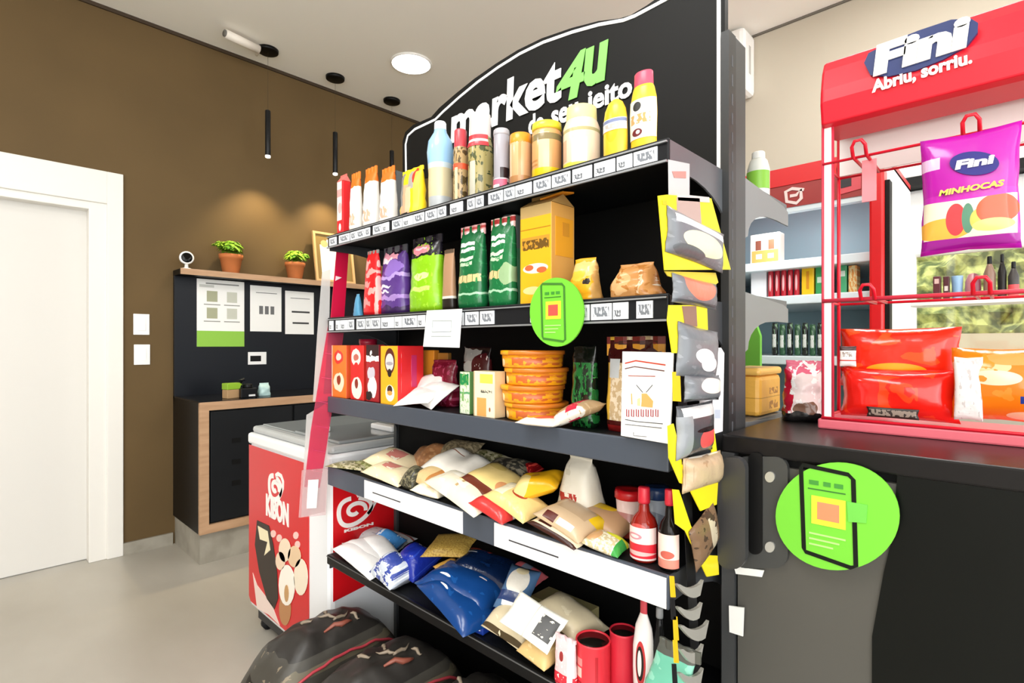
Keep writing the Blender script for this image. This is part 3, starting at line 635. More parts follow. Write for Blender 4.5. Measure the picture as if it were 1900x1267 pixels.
# ---------------------------------------------------------------- candy display stand
DX, DY = 1.335, at(1527, 700, x=1.335).y
DZ = CZ
red = M('#e0162f', .3); pink = M('#d9384e', .35); hred = M('#e2142c', .4)
ds = thing('candy_stand', 'red and white wire candy display stand with a red header on the counter', 'display stand', (DX, DY, DZ), RX)
DW, DD = .95, .16
mb = MB(); mb.box(-.008, DW, -.012, DD, .0, .022); mb.build('base', M('#e06a78', .35), ds, bevel=.004)
mb = MB(); mb.tube([(DW, -.01, .024), (0, -.01, .024), (0, DD, .024)], .0035, 8); mb.build('base_rim', red, ds)
pdp = Pl('-x', DX)
ztop = pdp.px(1530, 112)[1]; zhb = pdp.px(1530, 240)[1]; u0 = -DY
mb = MB()
prof = [(0, zhb), (-.018, zhb+.005), (-.028, zhb+.05), (-.026, (zhb+ztop)/2), (-.012, ztop-.03), (.006, ztop-.004), (.03, ztop), (.10, ztop), (.10, zhb)]
for k, xx in enumerate((0, .006, DW)):
    for p in prof: mb.v.append((xx, p[0]*(.85 if k == 0 else 1), p[1]-DZ-(.004*(p[1] > zhb+.03) if k == 0 else 0)))
n_ = len(prof)
for k in range(2):
    for j in range(n_): mb.f.append([k*n_+j, k*n_+(j+1) % n_, (k+1)*n_+(j+1) % n_, (k+1)*n_+j]); mb.mi.append(0); mb.sm.append(False)
mb.f += [list(range(n_)), list(range(3*n_-1, 2*n_-1, -1))]; mb.mi += [0, 0]; mb.sm += [False, False]
hdr = mb.build('header', hred, ds, bevel=.003)
ph_ = Pl('-x', DX-.0285)
keep(dec(ph_, [(x, y) for x, y in [(1604, 118), (1612, 100), (1650, 80), (1705, 58), (1765, 38), (1802, 36), (1815, 44), (1814, 62), (1795, 86), (1750, 112), (1700, 132), (1650, 143), (1616, 141)]], M('#1f2f66', .35), 'logo_oval', None, -.004, 0.004), hdr)
a0, a1 = ph_.px(1620, 138), ph_.px(1797, 92); vtop = ph_.px(1625, 84)[1]; vb = ph_.px(1625, 136)[1]
keep(text('Fini', ph_, a0[0], a1[0]+.004, vb-.006, vtop-.002, M('#fdfbf5', .35), None, off=.06, n=-.006, ext=.0015, shear=.1, rot=.03), hdr)
b0_, b1_ = ph_.px(1618, 176), ph_.px(1804, 130); vt = ph_.px(1618, 152)[1]
keep(text('Abriu, sorriu.', ph_, b0_[0], b1_[0], b0_[1], vt+.004, M('#fbf0ea', .35), None, off=.04, n=-.003, ext=.0008, rot=.03), hdr)
# white back plate under the header
mb = MB(); mb.box(0.004, DW, DD-.03, DD-.024, zhb-DZ-.075, ztop-DZ); mb.build('back_plate', M('#f2eee9', .5), ds)
# posts: white strips edged in red
for xx in (0, DW-.02):
    mb = MB(); mb.box(xx+.003, xx+.017, -.002, .002, .02, zhb-DZ+.01); mb.build('post', M('#f5f1f0', .4), ds)
    for e in (0, .019): mb = MB(); mb.tube([(xx+e, 0, .02), (xx+e, 0, zhb-DZ+.01)], .0030, 8); mb.build('post_wire', pink, ds)
mb = MB(); mb.tube([(0, DD-.02, .02), (0, DD-.02, ztop-DZ-.02)], .004, 8); mb.build('back_post', red, ds)
zr1 = pdp.px(1540, 303)[1]-DZ; zr2 = pdp.px(1545, 558)[1]-DZ
for z_, yy in ((zr1, -.002), (zr2, -.004)):
    mb = MB(); mb.tube([(0, yy, z_), (DW, yy, z_)], .0045 if z_ == zr2 else .003, 8); mb.build('rail', pink if z_ == zr2 else red, ds)
    mb = MB(); mb.tube([(0, DD-.02, z_), (DW, DD-.02, z_)], .003, 8); mb.build('rail', red, ds)
    mb = MB(); mb.tube([(0, 0, z_), (0, DD-.02, z_)], .003, 8); mb.build('rail', red, ds)
for px_, z_ in ((1597, zr1), (1803, zr1), (1612, zr2), (1822, zr2)):
    uu = pdp.px(px_, 300)[0]-u0
    mb = MB(); mb.tube([(uu-.010, DD-.02, z_+.0), (uu-.012, -.01, z_+.0), (uu-.012, -.022, z_+.018), (uu-.006, -.026, z_+.028), (uu+.006, -.026, z_+.028), (uu+.012, -.022, z_+.018), (uu+.012, -.01, z_), (uu+.010, DD-.02, z_)], .0036, 8)
    mb.build('hook', red, ds)
mb = MB(); mb.box(.068, .094, .03, .034, zr1-.09, zr1-.0); mb.build('price_holder', M('#e88a92', .4), ds)
# ---------------------------------------------------------------- cooler behind
QX = 2.30; qy1, qy0 = 1.12, at(1640, 500, x=QX).y; qd = .62
qz = at(1425, 320, x=QX).z
co = thing('open_cooler', 'tall open cooler with pale blue interior and red header behind the shelving', 'cooler', (QX, qy1, 0), RX); qw = qy1-qy0
ice = M('#a8c6d0', .4); iw = M('#e6f1f5', .35)
mb = MB(); mb.box(0, .03, 0, qd, .08, qz); mb.build('side_panel', M('#d9dee0', .4), co)
mb = MB(); mb.box(qw-.035, qw, 0, qd, .08, qz-.02); mb.build('side_panel', M('#f2f2ef', .4), co)
mb = MB(); mb.box(qw-.038, qw+.006, -.04, .03, .08, at(1620, 318, x=QX).z); mb.build('door_edge', M('#dd1018', .3), co, bevel=.008)
mb = MB(); mb.box(qw+.006, qw+.02, -.02, .03, .08, qz-.12); mb.build('gasket', M('#0a0a0a', .5), co)
mb = MB(); mb.box(.03, qw-.035, qd-.03, qd, .08, qz); mb.build('back_panel', ice, co)
mb = MB(); mb.box(.03, qw-.035, .0, qd-.03, .08, .30); mb.build('base', iw, co)
mb = MB(); mb.box(0, qw, .0, qd, qz-.03, qz); mb.build('top', M('#d51118', .35), co)
zh = at(1425, 392, x=QX).z
mb = MB(); mb.box(.0, qw-.038, -.01, .02, zh, qz-.03); hh = mb.build('header', M('#a3302c', .35), co)
mb = MB(); mb.box(.0, qw-.038, -.014, -.01, qz-.07, qz); mb.build('header_stripe', M('#e01015', .35), co)
qp = Pl('-x', QX-.011)
keep(stroke(qp, [(1492, 352), (1470, 350), (1458, 356), (1460, 374), (1478, 377), (1487, 368), (1486, 352), (1478, 362), (1466, 364)], .012, M('#f3dcd6', .4), 'emblem', None, -.003, 0), co)
keep(dec(qp, [(1552, 312), (1598, 300), (1598, 350), (1556, 362)], M('#e0505a', .4), 'emblem_panel', None, -.003, 0), co)
keep(dec(qp, [(1560, 322), (1580, 317), (1580, 345), (1560, 350)], M('#2a2024', .4), 'emblem', None, -.005, -.002), co)
mb = MB(); mb.box(.03, qw-.038, -.005, .03, zh-.018, zh); mb.build('light_strip', iw, co)
QS = [at(1500, 478, x=QX).z, at(1500, 546, x=QX).z, at(1450, 660, x=QX).z, .72]
for z_ in QS: mb = MB(); mb.box(.03, qw-.036, .0, qd-.04, z_-.035, z_); mb.build('shelf', iw, co, bevel=.004)
l = bpy.data.lights.new('cooler_lamp', 'AREA'); l.size = .5; l.size_y = .08; l.shape = 'RECTANGLE'; l.energy = 1.5; l.color = (.88, .96, 1); o = bpy.data.objects.new('cooler_lamp', l); COL.objects.link(o); o.location = (QX+.06, (qy0+qy1)/2, zh-.03); o.rotation_euler = (0, math.radians(-35), math.radians(0))
o.rotation_euler = (0, math.radians(-25), 0)
# green panel beyond the end of the shelving, and the air conditioner
p0, p1 = at(1386, 690, x=2.0), at(1410, 592, x=2.0)
mb = MB(); mb.poly([(-p0.y-.10, .0), (-p1.y, .0), (-p1.y, p1.z-.06), (-p1.y-.02, p1.z), (-p0.y-.10, p1.z-.08)], 2.0, 2.02)
o = mb.build('green_partition', M('#7cc94c', .4)); o.data.transform(Matrix(((0,1,0,0),(-1,0,0,0),(0,0,1,0),(0,0,0,1)))); tag(o, 'bright green panel standing beside the cooler behind the shelving upright', 'panel')
q0, q1 = at(1352, 205, x=XW), at(1402, 88, x=XW)
t = thing('air_conditioner', 'white wall mounted air conditioner unit high on the pale wall', 'air conditioner', (XW, q1.y, q0.z+.03), RX)
mb = MB(); mb.box(-.85, 0, -.20, 0, 0, .40); mb.build('housing', M('#f3f1ec', .35), t, bevel=.03)
mb = MB(); mb.box(-.83, -.03, -.205, -.15, -.01, .03); mb.build('louvre', M('#cfcdc8', .35), t)
mb = MB(); mb.box(-.001, .002, -.12, -.09, .12, .30); mb.build('side_vent', M('#b9b7b1', .5), t)
# ---------------------------------------------------------------- groceries
def slot(i, x0, x1, yt, d=.015, k=.5):
    xp = XG+d; r0, r1 = rr(x0), rr(x1); w_ = (r0-r1)*xp/(1+k*r1); dp = k*w_; w_ = max(w_, .012); yc = r0*xp-w_/2
    zt = at((x0+x1)/2, yt, x=xp+dp/2).z; return (xp+dp/2, yc, SH[i]+.001), w_, dp, max(.02, zt-SH[i])
def slotr(i, x0, x1, yt, d=.015):
    r = .03
    for _ in range(12):
        xc = XG+d+r; ra = ray((x0+x1)/2); Z = xc/ra.x; r = (x1-x0)/2/F*Z*math.cos(math.atan(((x0+x1)/2-950)/F))
    yc = ra.y/ra.x*xc; zt = H+ra.y*0+(640-yt)/F*Z; return (xc, yc, SH[i]+.001), r, max(.02, (zt-SH[i])*.965)
def carton(name, lab, cat, i, x0, x1, yt, d, k, front, side=None, group=None, rz=0, gable=False, h=None, extra=None, topm=None):
    loc, w_, dp, h_ = slot(i, x0, x1, yt, d, k); h = h or h_
    t = thing(name, lab, cat, loc, RX+rz, group); side = side or front
    mb = MB(); hb = h*(.88 if gable else 1)
    mb.box(-w_/2, w_/2, -dp/2, dp/2, 0, hb, 1, front=0); mb.build('body', [front, side], t, uvplane='front', bevel=min(.002, w_*.05))
    if gable:
        g_ = MB(); g_.add([(-w_/2,-dp/2,hb),(w_/2,-dp/2,hb),(w_/2,dp/2,hb),(-w_/2,dp/2,hb),(-w_/2,-.001,h*.97),(w_/2,-.001,h*.97),(w_/2,.001,h*.97),(-w_/2,.001,h*.97),(-w_/2,-.001,h),(w_/2,-.001,h),(w_/2,.001,h),(-w_/2,.001,h)],
            [(0,1,5,4),(2,3,7,6),(1,2,6,5),(3,0,4,7),(4,5,9,8),(6,7,11,10),(5,6,10,9),(7,4,8,11),(8,9,10,11)]); g_.build('folded_top', topm or side, t)
    if extra: extra(t, w_, dp, h)
    return t, w_, dp, h
def pouch(name, lab, cat, i, x0, x1, yt, d, k, mat, group=None, seal=None, rz=0, sealh=.1, amp=.07, lean=0, taper=0, top=.92, yb=None, h=None):
    loc, w_, dp, h_ = slot(i, x0, x1, yt, d, k); h = h or h_
    if seal:
        t = thing(name, lab, cat, loc, RX+rz, group)
        pouch_mb(w_, dp, h, seal=sealh*.6, amp=amp, lean=lean, taper=taper, top=top).build('bag', mat, t, uvplane='front')
        m_ = MB(); wt = w_*top*(1-taper)*1.04; nseg = 10; vs = []; fs = []
        for q in range(nseg+1):
            x = -wt/2+wt*q/nseg+lean*h; dy = .0022*math.sin(q*1.9)
            vs += [(x, dy-.002, h*(1-sealh)), (x, dy-.002, h*1.005), (x, dy+.002, h*(1-sealh)), (x, dy+.002, h*1.005)]
        for q in range(nseg): a = q*4; fs += [(a, a+4, a+5, a+1), (a+2, a+3, a+7, a+6), (a+1, a+5, a+7, a+3), (a, a+2, a+6, a+4)]
        fs += [(0, 1, 3, 2), (nseg*4, nseg*4+2, nseg*4+3, nseg*4+1)]
        m_.add(vs, fs); m_.build('top_seal', seal, t); return t
    o = pouch_mb(w_, dp, h, seal=.06, amp=amp, lean=lean, taper=taper, top=top).build(name, mat, None, uvplane='front')
    return tag(finish(o, loc, RX+rz), lab, cat, group)
def bottle(name, lab, cat, i, x0, x1, yt, d, prof, body, cap, capz, capr=.4, label=None, labz=(.2, .6), group=None, sx=1, sy=1, loc=None, r=None, h=None, capn='cap', labelflat=False):
    """prof in fractions (r, z) of radius and height; cap covers capz..1 with radius capr"""
    if loc is None: loc, r, h = slotr(i, x0, x1, yt, d)
    t = thing(name, lab, cat, loc, RX, group)
    mb = MB(); mb.lathe([(a*r, b*h) for a, b in prof], 28, sx=sx, sy=sy); mb.build('body', body, t, uvplane='front')
    if cap:
        z0 = capz*h; c_ = capr*r; mb = MB(); mb.lathe([(c_*.98, z0), (c_, z0+.004), (c_*.97, h*.985), (c_*.86, h), (0.0005, h)], 24, sx=sx, sy=sy); mb.build(capn, cap, t)
        mb = MB(); 
    if label:
        pr = [(a, b) for a, b in prof]; 
        def rad(z):
            for (a0, z0), (a1, z1) in zip(pr, pr[1:]):
                if z0 <= z <= z1 and z1 > z0: return a0+(a1-a0)*(z-z0)/(z1-z0)
            return pr[-1][0]
        zs = [labz[0]+(labz[1]-labz[0])*q/6 for q in range(7)]
        mb = MB(); vs = []; fs = []; n = 22; span = 1.5
        for z in zs:
            for q in range(n+1):
                a = -math.pi/2-span+2*span*q/n; R_ = rad(z)*r+.0012; vs.append((R_*math.cos(a)*sx, R_*math.sin(a)*sy, z*h))
        for q in range(6):
            for p in range(n): a = q*(n+1)+p; fs.append((a, a+1, a+n+2, a+n+1))
        mb.add(vs, fs, 0, True); mb.build('label', label, t, uvplane='front')
    return t
def lay(name, lab, cat, px, py, x, w_, l_, h_, mat, rz=0, tx=0, ty=0, group=None, zmin=None, amp=.25, seal=.07, kids=None):
    p = at(px, py, x=x); z = p.z-h_*.5
    if zmin is not None: z = max(z, zmin+.5*l_*abs(math.sin(math.radians(tx)))*.8+.5*w_*abs(math.sin(math.radians(ty)))*.8-.002)
    o = pillow_mb(w_, l_, h_, amp=amp, seal=seal).build(name, mat)
    finish(o, (p.x, p.y, z), RX+math.radians(rz), math.radians(tx), math.radians(ty))
    R = o.rotation_euler.to_matrix(); V = [R@v.co for v in o.data.vertices]      # rest it on the shelf and off the back panel
    if zmin is not None: o.location.z = max(z, zmin+.0015-min(v.z for v in V))
    o.location.x = min(p.x, XB-.006-max(v.x for v in V)); return tag(o, lab, cat, group)
def layc(*a, **k):
    """a packet whose long axis ends carry crimped seals of their own"""
    o = lay(*a, **k); return o
glossy = .22
# ------------------ top shelf
TG = 'bottles and jars on the top shelf'; CG = 'cartons on the top shelf'
a_ = '#d81f26'
carton('milk_carton', 'narrow red and white carton at the far left end of the top shelf', 'carton', 0, 625, 651, 325, .01, .7, PM('#f3e2dc', 'r .5 .13 .6 .14 #d81f26; r .92 .5 .12 .5 #d81f26; r .4 .78 .4 .07 #e9a4a0; e .5 .5 .3 .1 #e8b0ac; e .5 .14 .18 .07 #f6e7e2'), M(a_, .4), CG, gable=True, topm=M('#e8746c', .4))
og = M('#f07a24', .35); wp = PM('#fbf6ee', 'r .5 .93 .6 .12 #ef7722; e .3 .80 .4 .06 #ef7722; e .85 .82 .35 .07 #ef7722; t .5 .2 .35 .1 #e8b89c 4; r .12 .4 .04 .4 #f0e6d6')
for q, (x0, x1, yt, lb) in enumerate(((646, 676, 322, 'white pack with orange top next to the red and white carton'), (670, 709, 312, 'middle white pack with orange top on the top shelf'), (700, 742, 312, 'white pack with orange top next to the yellow pouch'))):
    pouch('flour_pack', lb, 'pack', 0, x0, x1, yt, .012+.004*q, .55, wp, 'white packs with orange tops', seal=og, sealh=.12)
pouch('yellow_pouch', 'bright yellow pouch with a grey and red print on the top shelf', 'pouch', 0, 738, 796, 314, .015, .35, PM('#f6d51e', 'r .30 .35 .16 .32 #d8b08c; r .12 .6 .1 .35 #8c8a86; r .58 .75 .13 .2 #a9a39a; e .72 .82 .12 .16 #d8331e; r .48 .3 .12 .3 #f0c6a0; r .82 .4 .1 .5 #ffe34a; r .2 .04 .3 .04 #1f1a10'), seal=M('#f8dd28', .35), sealh=.08)
bottle('cleaner_bottle', 'shouldered spray refill bottle, blue above and pale below, with a white cap', 'bottle', 0, 792, 842, 222, .02, [(.8,0),(.86,.02),(.9,.3),(.88,.42),(1,.66),(.9,.78),(.5,.88),(.42,.94)], PM('#9cc8ec', 'r .5 .28 .6 .28 #d6c9a4; r .5 .08 .6 .09 #b9bdbf; r .5 .53 .6 .03 #c8d8de; e .3 .7 .12 .1 #b7dbf4', .2), M('#eef4f8', .3), .87, .46, group=TG)
bottle('olive_jar', 'slim red capped jar of olives beside the blue bottle', 'jar', 0, 840, 869, 238, .02, [(.9,0),(.96,.02),(.96,.70),(.8,.78),(.7,.80)], PM('#b5986a', 'n 9 .53 #5a4a2c; r .5 .62 .6 .05 #e05a3a; r .6 .3 .12 .3 #e6d2a8', .2), M('#c9424c', .3), .74, .84, group=TG, capn='lid')
bottle('olive_jar', 'taller wide jar of green olives with a red and white cap', 'jar', 0, 867, 916, 208, .02, [(.9,0),(.96,.02),(.96,.62),(.85,.68),(.85,.72)], PM('#a89a62', 'n 8 .55 #4c5230; r .55 .3 .14 .3 #c9c5b4; r .2 .3 .06 .3 #3c3426', .2), M('#e9dcd8', .3), .72, .8, label=PM('#cf4048', 'r .5 .5 .6 .12 #f0d8d4', .3), labz=(.6, .73), group=TG, capn='lid')
bottle('sauce_bottle', 'straight grey capped bottle with a small pink label', 'bottle', 0, 915, 946, 238, .02, [(.9,0),(.95,.02),(.95,.92),(.8,.96)], PM('#a5a2aa', 'r .15 .5 .1 .5 #3a3438; r .9 .2 .12 .2 #2b1c20; r .5 .2 .6 .03 #e8dfe2', .25), M('#b5b2b8', .3), .9, .98, label=PM('#e06a86', 'r .5 .35 .25 .2 #f6e4ea', .4), labz=(.02, .2), group=TG)
jarp = [(.9,0),(.97,.02),(.97,.82),(.86,.88)]
bottle('spread_jar', 'small peach coloured jar with an orange lid', 'jar', 0, 945, 987, 248, .02, jarp, PM('#e0ae7e', 'r .3 .4 .1 .5 #f0cba4; r .5 .12 .6 .12 #c08a58; r .8 .5 .05 .5 #c99660', .2), M('#f09a2a', .3), .80, .98, group=TG, capn='lid')
bottle('spread_jar', 'peach coloured jar with a bright yellow lid and yellow foot', 'jar', 0, 986, 1043, 228, .02, jarp, PM('#e0a86e', 'r .72 .45 .16 .45 #efc8a0; r .5 .1 .6 .14 #f3cf20; r .3 .38 .22 .02 #c98a50; r .3 .30 .22 .02 #c98a50; r .5 .82 .6 .06 #8a7a52; t .2 .05 .2 .05 #5a4a20 5', .2), M('#f2df3a', .3), .87, .98, group=TG, capn='lid')
bottle('mayonnaise_jar', 'largest cream coloured jar with a pale yellow screw lid', 'jar', 0, 1044, 1114, 198, .02, [(.93,0),(.98,.02),(.98,.68),(.86,.77),(.8,.80)], PM('#efd9bc', 'r .5 .08 .6 .09 #f3ea5a; r .72 .38 .18 .22 #fbf3e6; r .2 .4 .16 .2 #d9b394; r .5 .76 .6 .03 #b3a878', .25), M('#efe39a', .35), .78, .82, group=TG, capn='lid')
bottle('mustard_bottle', 'rounded plain yellow squeeze bottle without a cap showing', 'bottle', 0, 1117, 1167, 180, .02, [(.92,0),(.98,.03),(1,.4),(.97,.68),(.86,.82),(.6,.93),(.25,.985),(.01,1)], PM('#f4cb38', 'r .5 .05 .5 .07 #3c4c74; e .5 .6 .3 .3 #f0bd20', .3), None, 1, label=PM('#e6e2e0', 'r .5 .8 .6 .14 #7d88ae; t .5 .35 .3 .2 #c0b8b0 4', .4), labz=(.48, .66), group=TG, sx=1, sy=.62)
bottle('mustard_bottle', 'tall yellow squeeze bottle with a thick red cap', 'bottle', 0, 1167, 1222, 130, .025, [(.9,0),(.95,.02),(.96,.25),(1,.5),(.95,.68),(.8,.80),(.7,.84)], M('#f5cc33', .3), M('#e6506a', .35), .80, .72, label=PM('#f7efdd', 'e .4 .82 .16 .12 #2c2a28; t .5 .5 .36 .12 #c8a060 5; e .4 .16 .2 .1 #6e2028; e .44 .17 .08 .05 #f7efdd', .4), labz=(.2, .66), group=TG, sx=1, sy=.6)
# ------------------ second shelf
PG = 'snack pouches on the second shelf'
pouch('blue_packet', 'small blue packet poking out at the left end of the second shelf', 'pack', 1, 653, 676, 546, .05, .4, M('#5aa0c6', .35), taper=.6)
pouch('snack_pouch', 'tapered red pouch with pink swirls on the second shelf', 'pouch', 1, 670, 716, 466, .012, .35, PM('#e01f24', 'e .3 .8 .2 .06 #f0a09a; e .6 .66 .3 .05 #f0a09a; e .3 .5 .3 .05 #ef8f8c; e .7 .36 .25 .05 #f3a8a2; e .3 .2 .3 .05 #ef8f8c; r .93 .5 .05 .5 #f2aaa4', .28, warp=.25), PG, taper=.3, amp=.04, seal=M('#8a8a86', .3), sealh=.05)
pouch('snack_pouch', 'purple pouch with lilac ribbons and a dark clear top', 'pouch', 1, 698, 772, 458, .03, .35, PM('#5a3a86', 'e .6 .68 .3 .12 #8e6cc0; r .3 .86 .4 .05 #efa6b8; r .3 .80 .2 .025 #f4e6ee; r .5 .96 .6 .06 #2a1a2c; r .5 .55 .5 .025 #b49ad8; e .3 .42 .25 .025 #efe6f6; e .3 .34 .22 .02 #efe6f6; r .5 .24 .5 .03 #a988cc; r .5 .06 .6 .07 #3a2454', .25, .4, 18, warp=.2), PG, amp=.12, taper=.1, seal=M('#4a4a50', .2), sealh=.12)
pouch('snack_pouch', 'lime green pouch with dark top and brown sides', 'pouch', 1, 752, 836, 440, .018, .4, PM('#8cc81c', 'r .5 .90 .6 .17 #1c1820; e .42 .83 .3 .07 #e58a98; r .4 .84 .2 .015 #f7d2da; r .02 .45 .08 .4 #8f6a4c; e .5 .47 .22 .05 #d8f09a; r .5 .3 .3 .03 #c8e878; n 14 .62 #a6dc3a', .25, .3, 20, warp=.1), PG, amp=.1, seal=M('#26222a', .2), sealh=.1)
pouch('snack_pouch', 'plain brown slim pouch between the lime green pouch and the green bag', 'pouch', 1, 818, 850, 463, .03, .4, PM('#b08868', 'r .5 .1 .6 .1 #221a14; r .5 .22 .6 .02 #e8e0d0; r .5 .97 .4 .04 #5c4a3a', .4), PG, amp=.05, taper=.1)
gs = 'r .42 .78 .3 .022 #f2f6f0; r .45 .71 .28 .022 #e9f2e6; r .4 .60 .3 .02 #cfe6cc; r .4 .54 .26 .02 #bfdcb8; r .45 .36 .5 .045 #e8c48c; r .3 .36 .012 .045 #1c6a3a; r .5 .36 .012 .045 #1c6a3a; r .7 .36 .012 .045 #1c6a3a; r .5 .18 .5 .012 #a8d0b0; n 10 .63 #2f8a52'
pouch('coffee_bag', 'left green bag with white text bands and pink striped tag', 'bag', 1, 845, 912, 420, .015, .42, PM('#17683a', gs, .25, .35, 25, warp=.06), 'green bags on the second shelf', amp=.05, seal=PM('#e7b0b0', 'r .5 .7 .6 .12 #c04848; r .6 .25 .35 .2 #fbf6f2', .4), sealh=.12)
pouch('coffee_bag', 'right green bag bulging at its lower side with a rounded tag', 'bag', 1, 902, 966, 405, .015, .42, PM('#1a703e', gs+'; e .8 .35 .25 .12 #9ab88a', .25, .35, 25, warp=.1), 'green bags on the second shelf', amp=.07, seal=PM('#f0c4be', 'r .5 .7 .6 .2 #b03030; r .6 .25 .35 .2 #fbf6f2', .4), sealh=.12)
bottle('tube_pack', 'grey topped pale green tube standing behind the green bags', 'tube', 1, 932, 968, 396, .12, [(.95,0),(1,.01),(1,.98),(.95,1)], PM('#6ab484', 'r .5 .85 .6 .2 #8c9490', .35), None, 1)
yb = PM('#f2ae1c', 'r .5 .62 .45 .06 #c8902c; t .5 .60 .42 .05 #6a4a14 8; r .5 .76 .48 .006 #b07a10; e .5 .36 .4 .05 #f8ead2; e .3 .37 .14 .03 #c86438; e .7 .34 .16 .03 #c86438; e .4 .14 .3 .04 #f3cf8c; r .5 .96 .6 .08 #b39560')
def yflap(t, w_, dp, h):
    m_ = MB(); m_.add([(w_*.0, -dp*.3, h*.93), (w_*.55, -dp*.1, h*.97), (w_*.62, dp*.3, h*.985), (w_*.2, dp*.35, h*.99), (w_*.0, -dp*.3, h*.945), (w_*.55, -dp*.1, h*.985), (w_*.62, dp*.3, h*1.0), (w_*.2, dp*.35, h*1.005)], [(0,1,2,3),(7,6,5,4),(0,4,5,1),(1,5,6,2),(2,6,7,3),(3,7,4,0)]); m_.build('torn_flap', M('#ee9420', .4), t)
    m_ = MB(); m_.box(w_/2, w_/2+.001, -dp*.33, dp*.42, h*.42, h*.76); m_.build('side_panel', M('#f0a528', .4), t)
    m_ = MB(); m_.box(w_/2+.001, w_/2+.0016, -dp*.05, dp*.25, h*.6, h*.72); m_.build('label', M('#d9932a', .4), t)
carton('tall_box', 'tall amber yellow box with open torn top flap on the second shelf', 'box', 1, 965, 1066, 362, .01, .9, yb, M('#e2a552', .4), gable=True, extra=yflap, topm=M('#b58c50', .35))
pouch('bread_bag', 'round amber bag with clear fold beside the tall yellow box', 'bag', 1, 1050, 1124, 480, .015, .6, PM('#f0a922', 'e .55 .72 .5 .22 #e9c27a; r .72 .42 .1 .05 #1d1408; e .35 .6 .3 .12 #f6c445; r .98 .4 .1 .4 #d9a860', .22, .5, 14, warp=.2), 'bread bags on the second shelf', amp=.15, top=.75)
pouch('bread_bag', 'low tan wrapped loaf bag at the right end of the second shelf', 'bag', 1, 1122, 1243, 490, .012, .6, PM('#cf9458', 'e .3 .45 .2 .35 #e0b27c; e .7 .5 .05 .4 #eac9a0; n 5 .56 #b97a3c; r .97 .6 .06 .3 #f4ead8', .22, .7, 12, warp=.25), 'bread bags on the second shelf', amp=.18, top=.7)
# ------------------ third shelf
BX = 'boxes on the third shelf'
carton('biscuit_box', 'orange and red box at the left end of the third shelf', 'box', 2, 615, 655, 641, .01, .25, PM('#ee7a2c', 'e .5 .78 .3 .13 #d8382c; e .5 .78 .16 .07 #f4d8cc; e .5 .3 .36 .18 #f6dfc2; e .5 .34 .14 .09 #8c3a1c; r .02 .5 .06 .5 #f2c8a8', warp=.1), M('#e0562a', .4), BX)
carton('biscuit_box', 'red box printed with a white face shape on the third shelf', 'box', 2, 650, 686, 641, .012, .3, PM('#d8201e', 'e .45 .78 .36 .16 #f6e6dc; e .45 .78 .2 .06 #c86a5a; e .45 .62 .16 .07 #d8201e; e .5 .22 .4 .2 #f7ecdd; e .48 .3 .14 .09 #8a2c1a', warp=.06), M('#c8281e', .4), BX)
carton('biscuit_box', 'dark box with white band and pale figure on the third shelf', 'box', 2, 679, 714, 640, .015, .3, PM('#a82026', 'r .5 .9 .6 .12 #2c0f12; r .5 .76 .5 .045 #fbf4f2; e .4 .5 .3 .12 #cfc8d4; e .5 .26 .36 .18 #f2ece8; e .2 .1 .3 .08 #1a1012; e .4 .86 .08 .04 #fbf4f2', warp=.12), M('#8a1c22', .4), BX)
pt, pww, pdd, phh = carton('cereal_box', 'amber yellow box with a dark drop shaped picture on the third shelf', 'box', 2, 706, 786, 642, .004, 1.05, PM('#f2b01e', 'e .55 .74 .30 .22 #5c1e14; e .54 .72 .24 .15 #d9d4d2; e .54 .70 .2 .03 #a8a0a8; e .54 .54 .12 .07 #241010; e .56 .2 .26 .14 #fbf3e0; e .55 .26 .15 .07 #3c1c14; e .55 .2 .15 .04 #e0a050'), PM('#d8262a', 'r .25 .5 .06 .4 #f3ccc8'), BX)
m_ = MB(); m_.box(pww/2, pww/2+.001, -pdd*.36, -pdd*.16, phh*.2, phh*.9); m_.build('side_print', PM('#d8262a', 'e .5 .9 .4 .06 #f8ece8; e .5 .6 .3 .14 #b07ac0; e .5 .2 .4 .2 #f0b8b8'), pt, uvplane='front')
m_ = MB(); m_.box(pww/2, pww/2+.001, pdd*.02, pdd*.22, phh*.3, phh*.84); m_.build('side_print', PM('#c02c60', 'e .5 .6 .3 .3 #b898d8; e .5 .1 .4 .1 #f0b8b8'), pt, uvplane='front')
bottle('red_tub', 'small crimson tub standing behind the red boxes', 'tub', 2, 666, 700, 626, .10, [(.8,0),(.84,.02),(.95,.9),(1,.93),(1,1)], M('#b81c3c', .35), None, 1)
carton('spice_box', 'orange box behind the white folded bag', 'box', 2, 780, 815, 650, .13, .3, M('#e0902a', .4), M('#c87a22', .4), 'boxes at the back of the third shelf')
carton('spice_box', 'dull brown box behind the white folded bag', 'box', 2, 812, 838, 655, .14, .3, M('#a8742c', .4), M('#8c6024', .4), 'boxes at the back of the third shelf')
pouch('maroon_bag', 'maroon glossy bag behind the white folded bag', 'bag', 2, 792, 860, 668, .09, .4, PM('#6e1228', 'n 9 .58 #a03a58; e .7 .3 .2 .2 #c03a6a', .2, .6, 20), None, amp=.15)
for q, (px_, py_, w_, rz_, tx_, ty_) in enumerate(((785, 742, .15, 10, 24, -8), (806, 737, .14, -14, 36, 10), (800, 724, .12, 22, 50, -18))):
    lay('white_bag', ('lowest crumpled white bag lying flat at the front of the third shelf', 'middle crumpled white bag of the little pile on the third shelf', 'upright crumpled white bag with pointed corner on the third shelf')[q], 'bag', px_, py_, XG+.05+.02*q, w_, .11, .022, M('#f3efea', .35, wr=.6, wscale=18), rz_, tx_, ty_, 'white bags on the third shelf', zmin=SH[2], amp=.5)
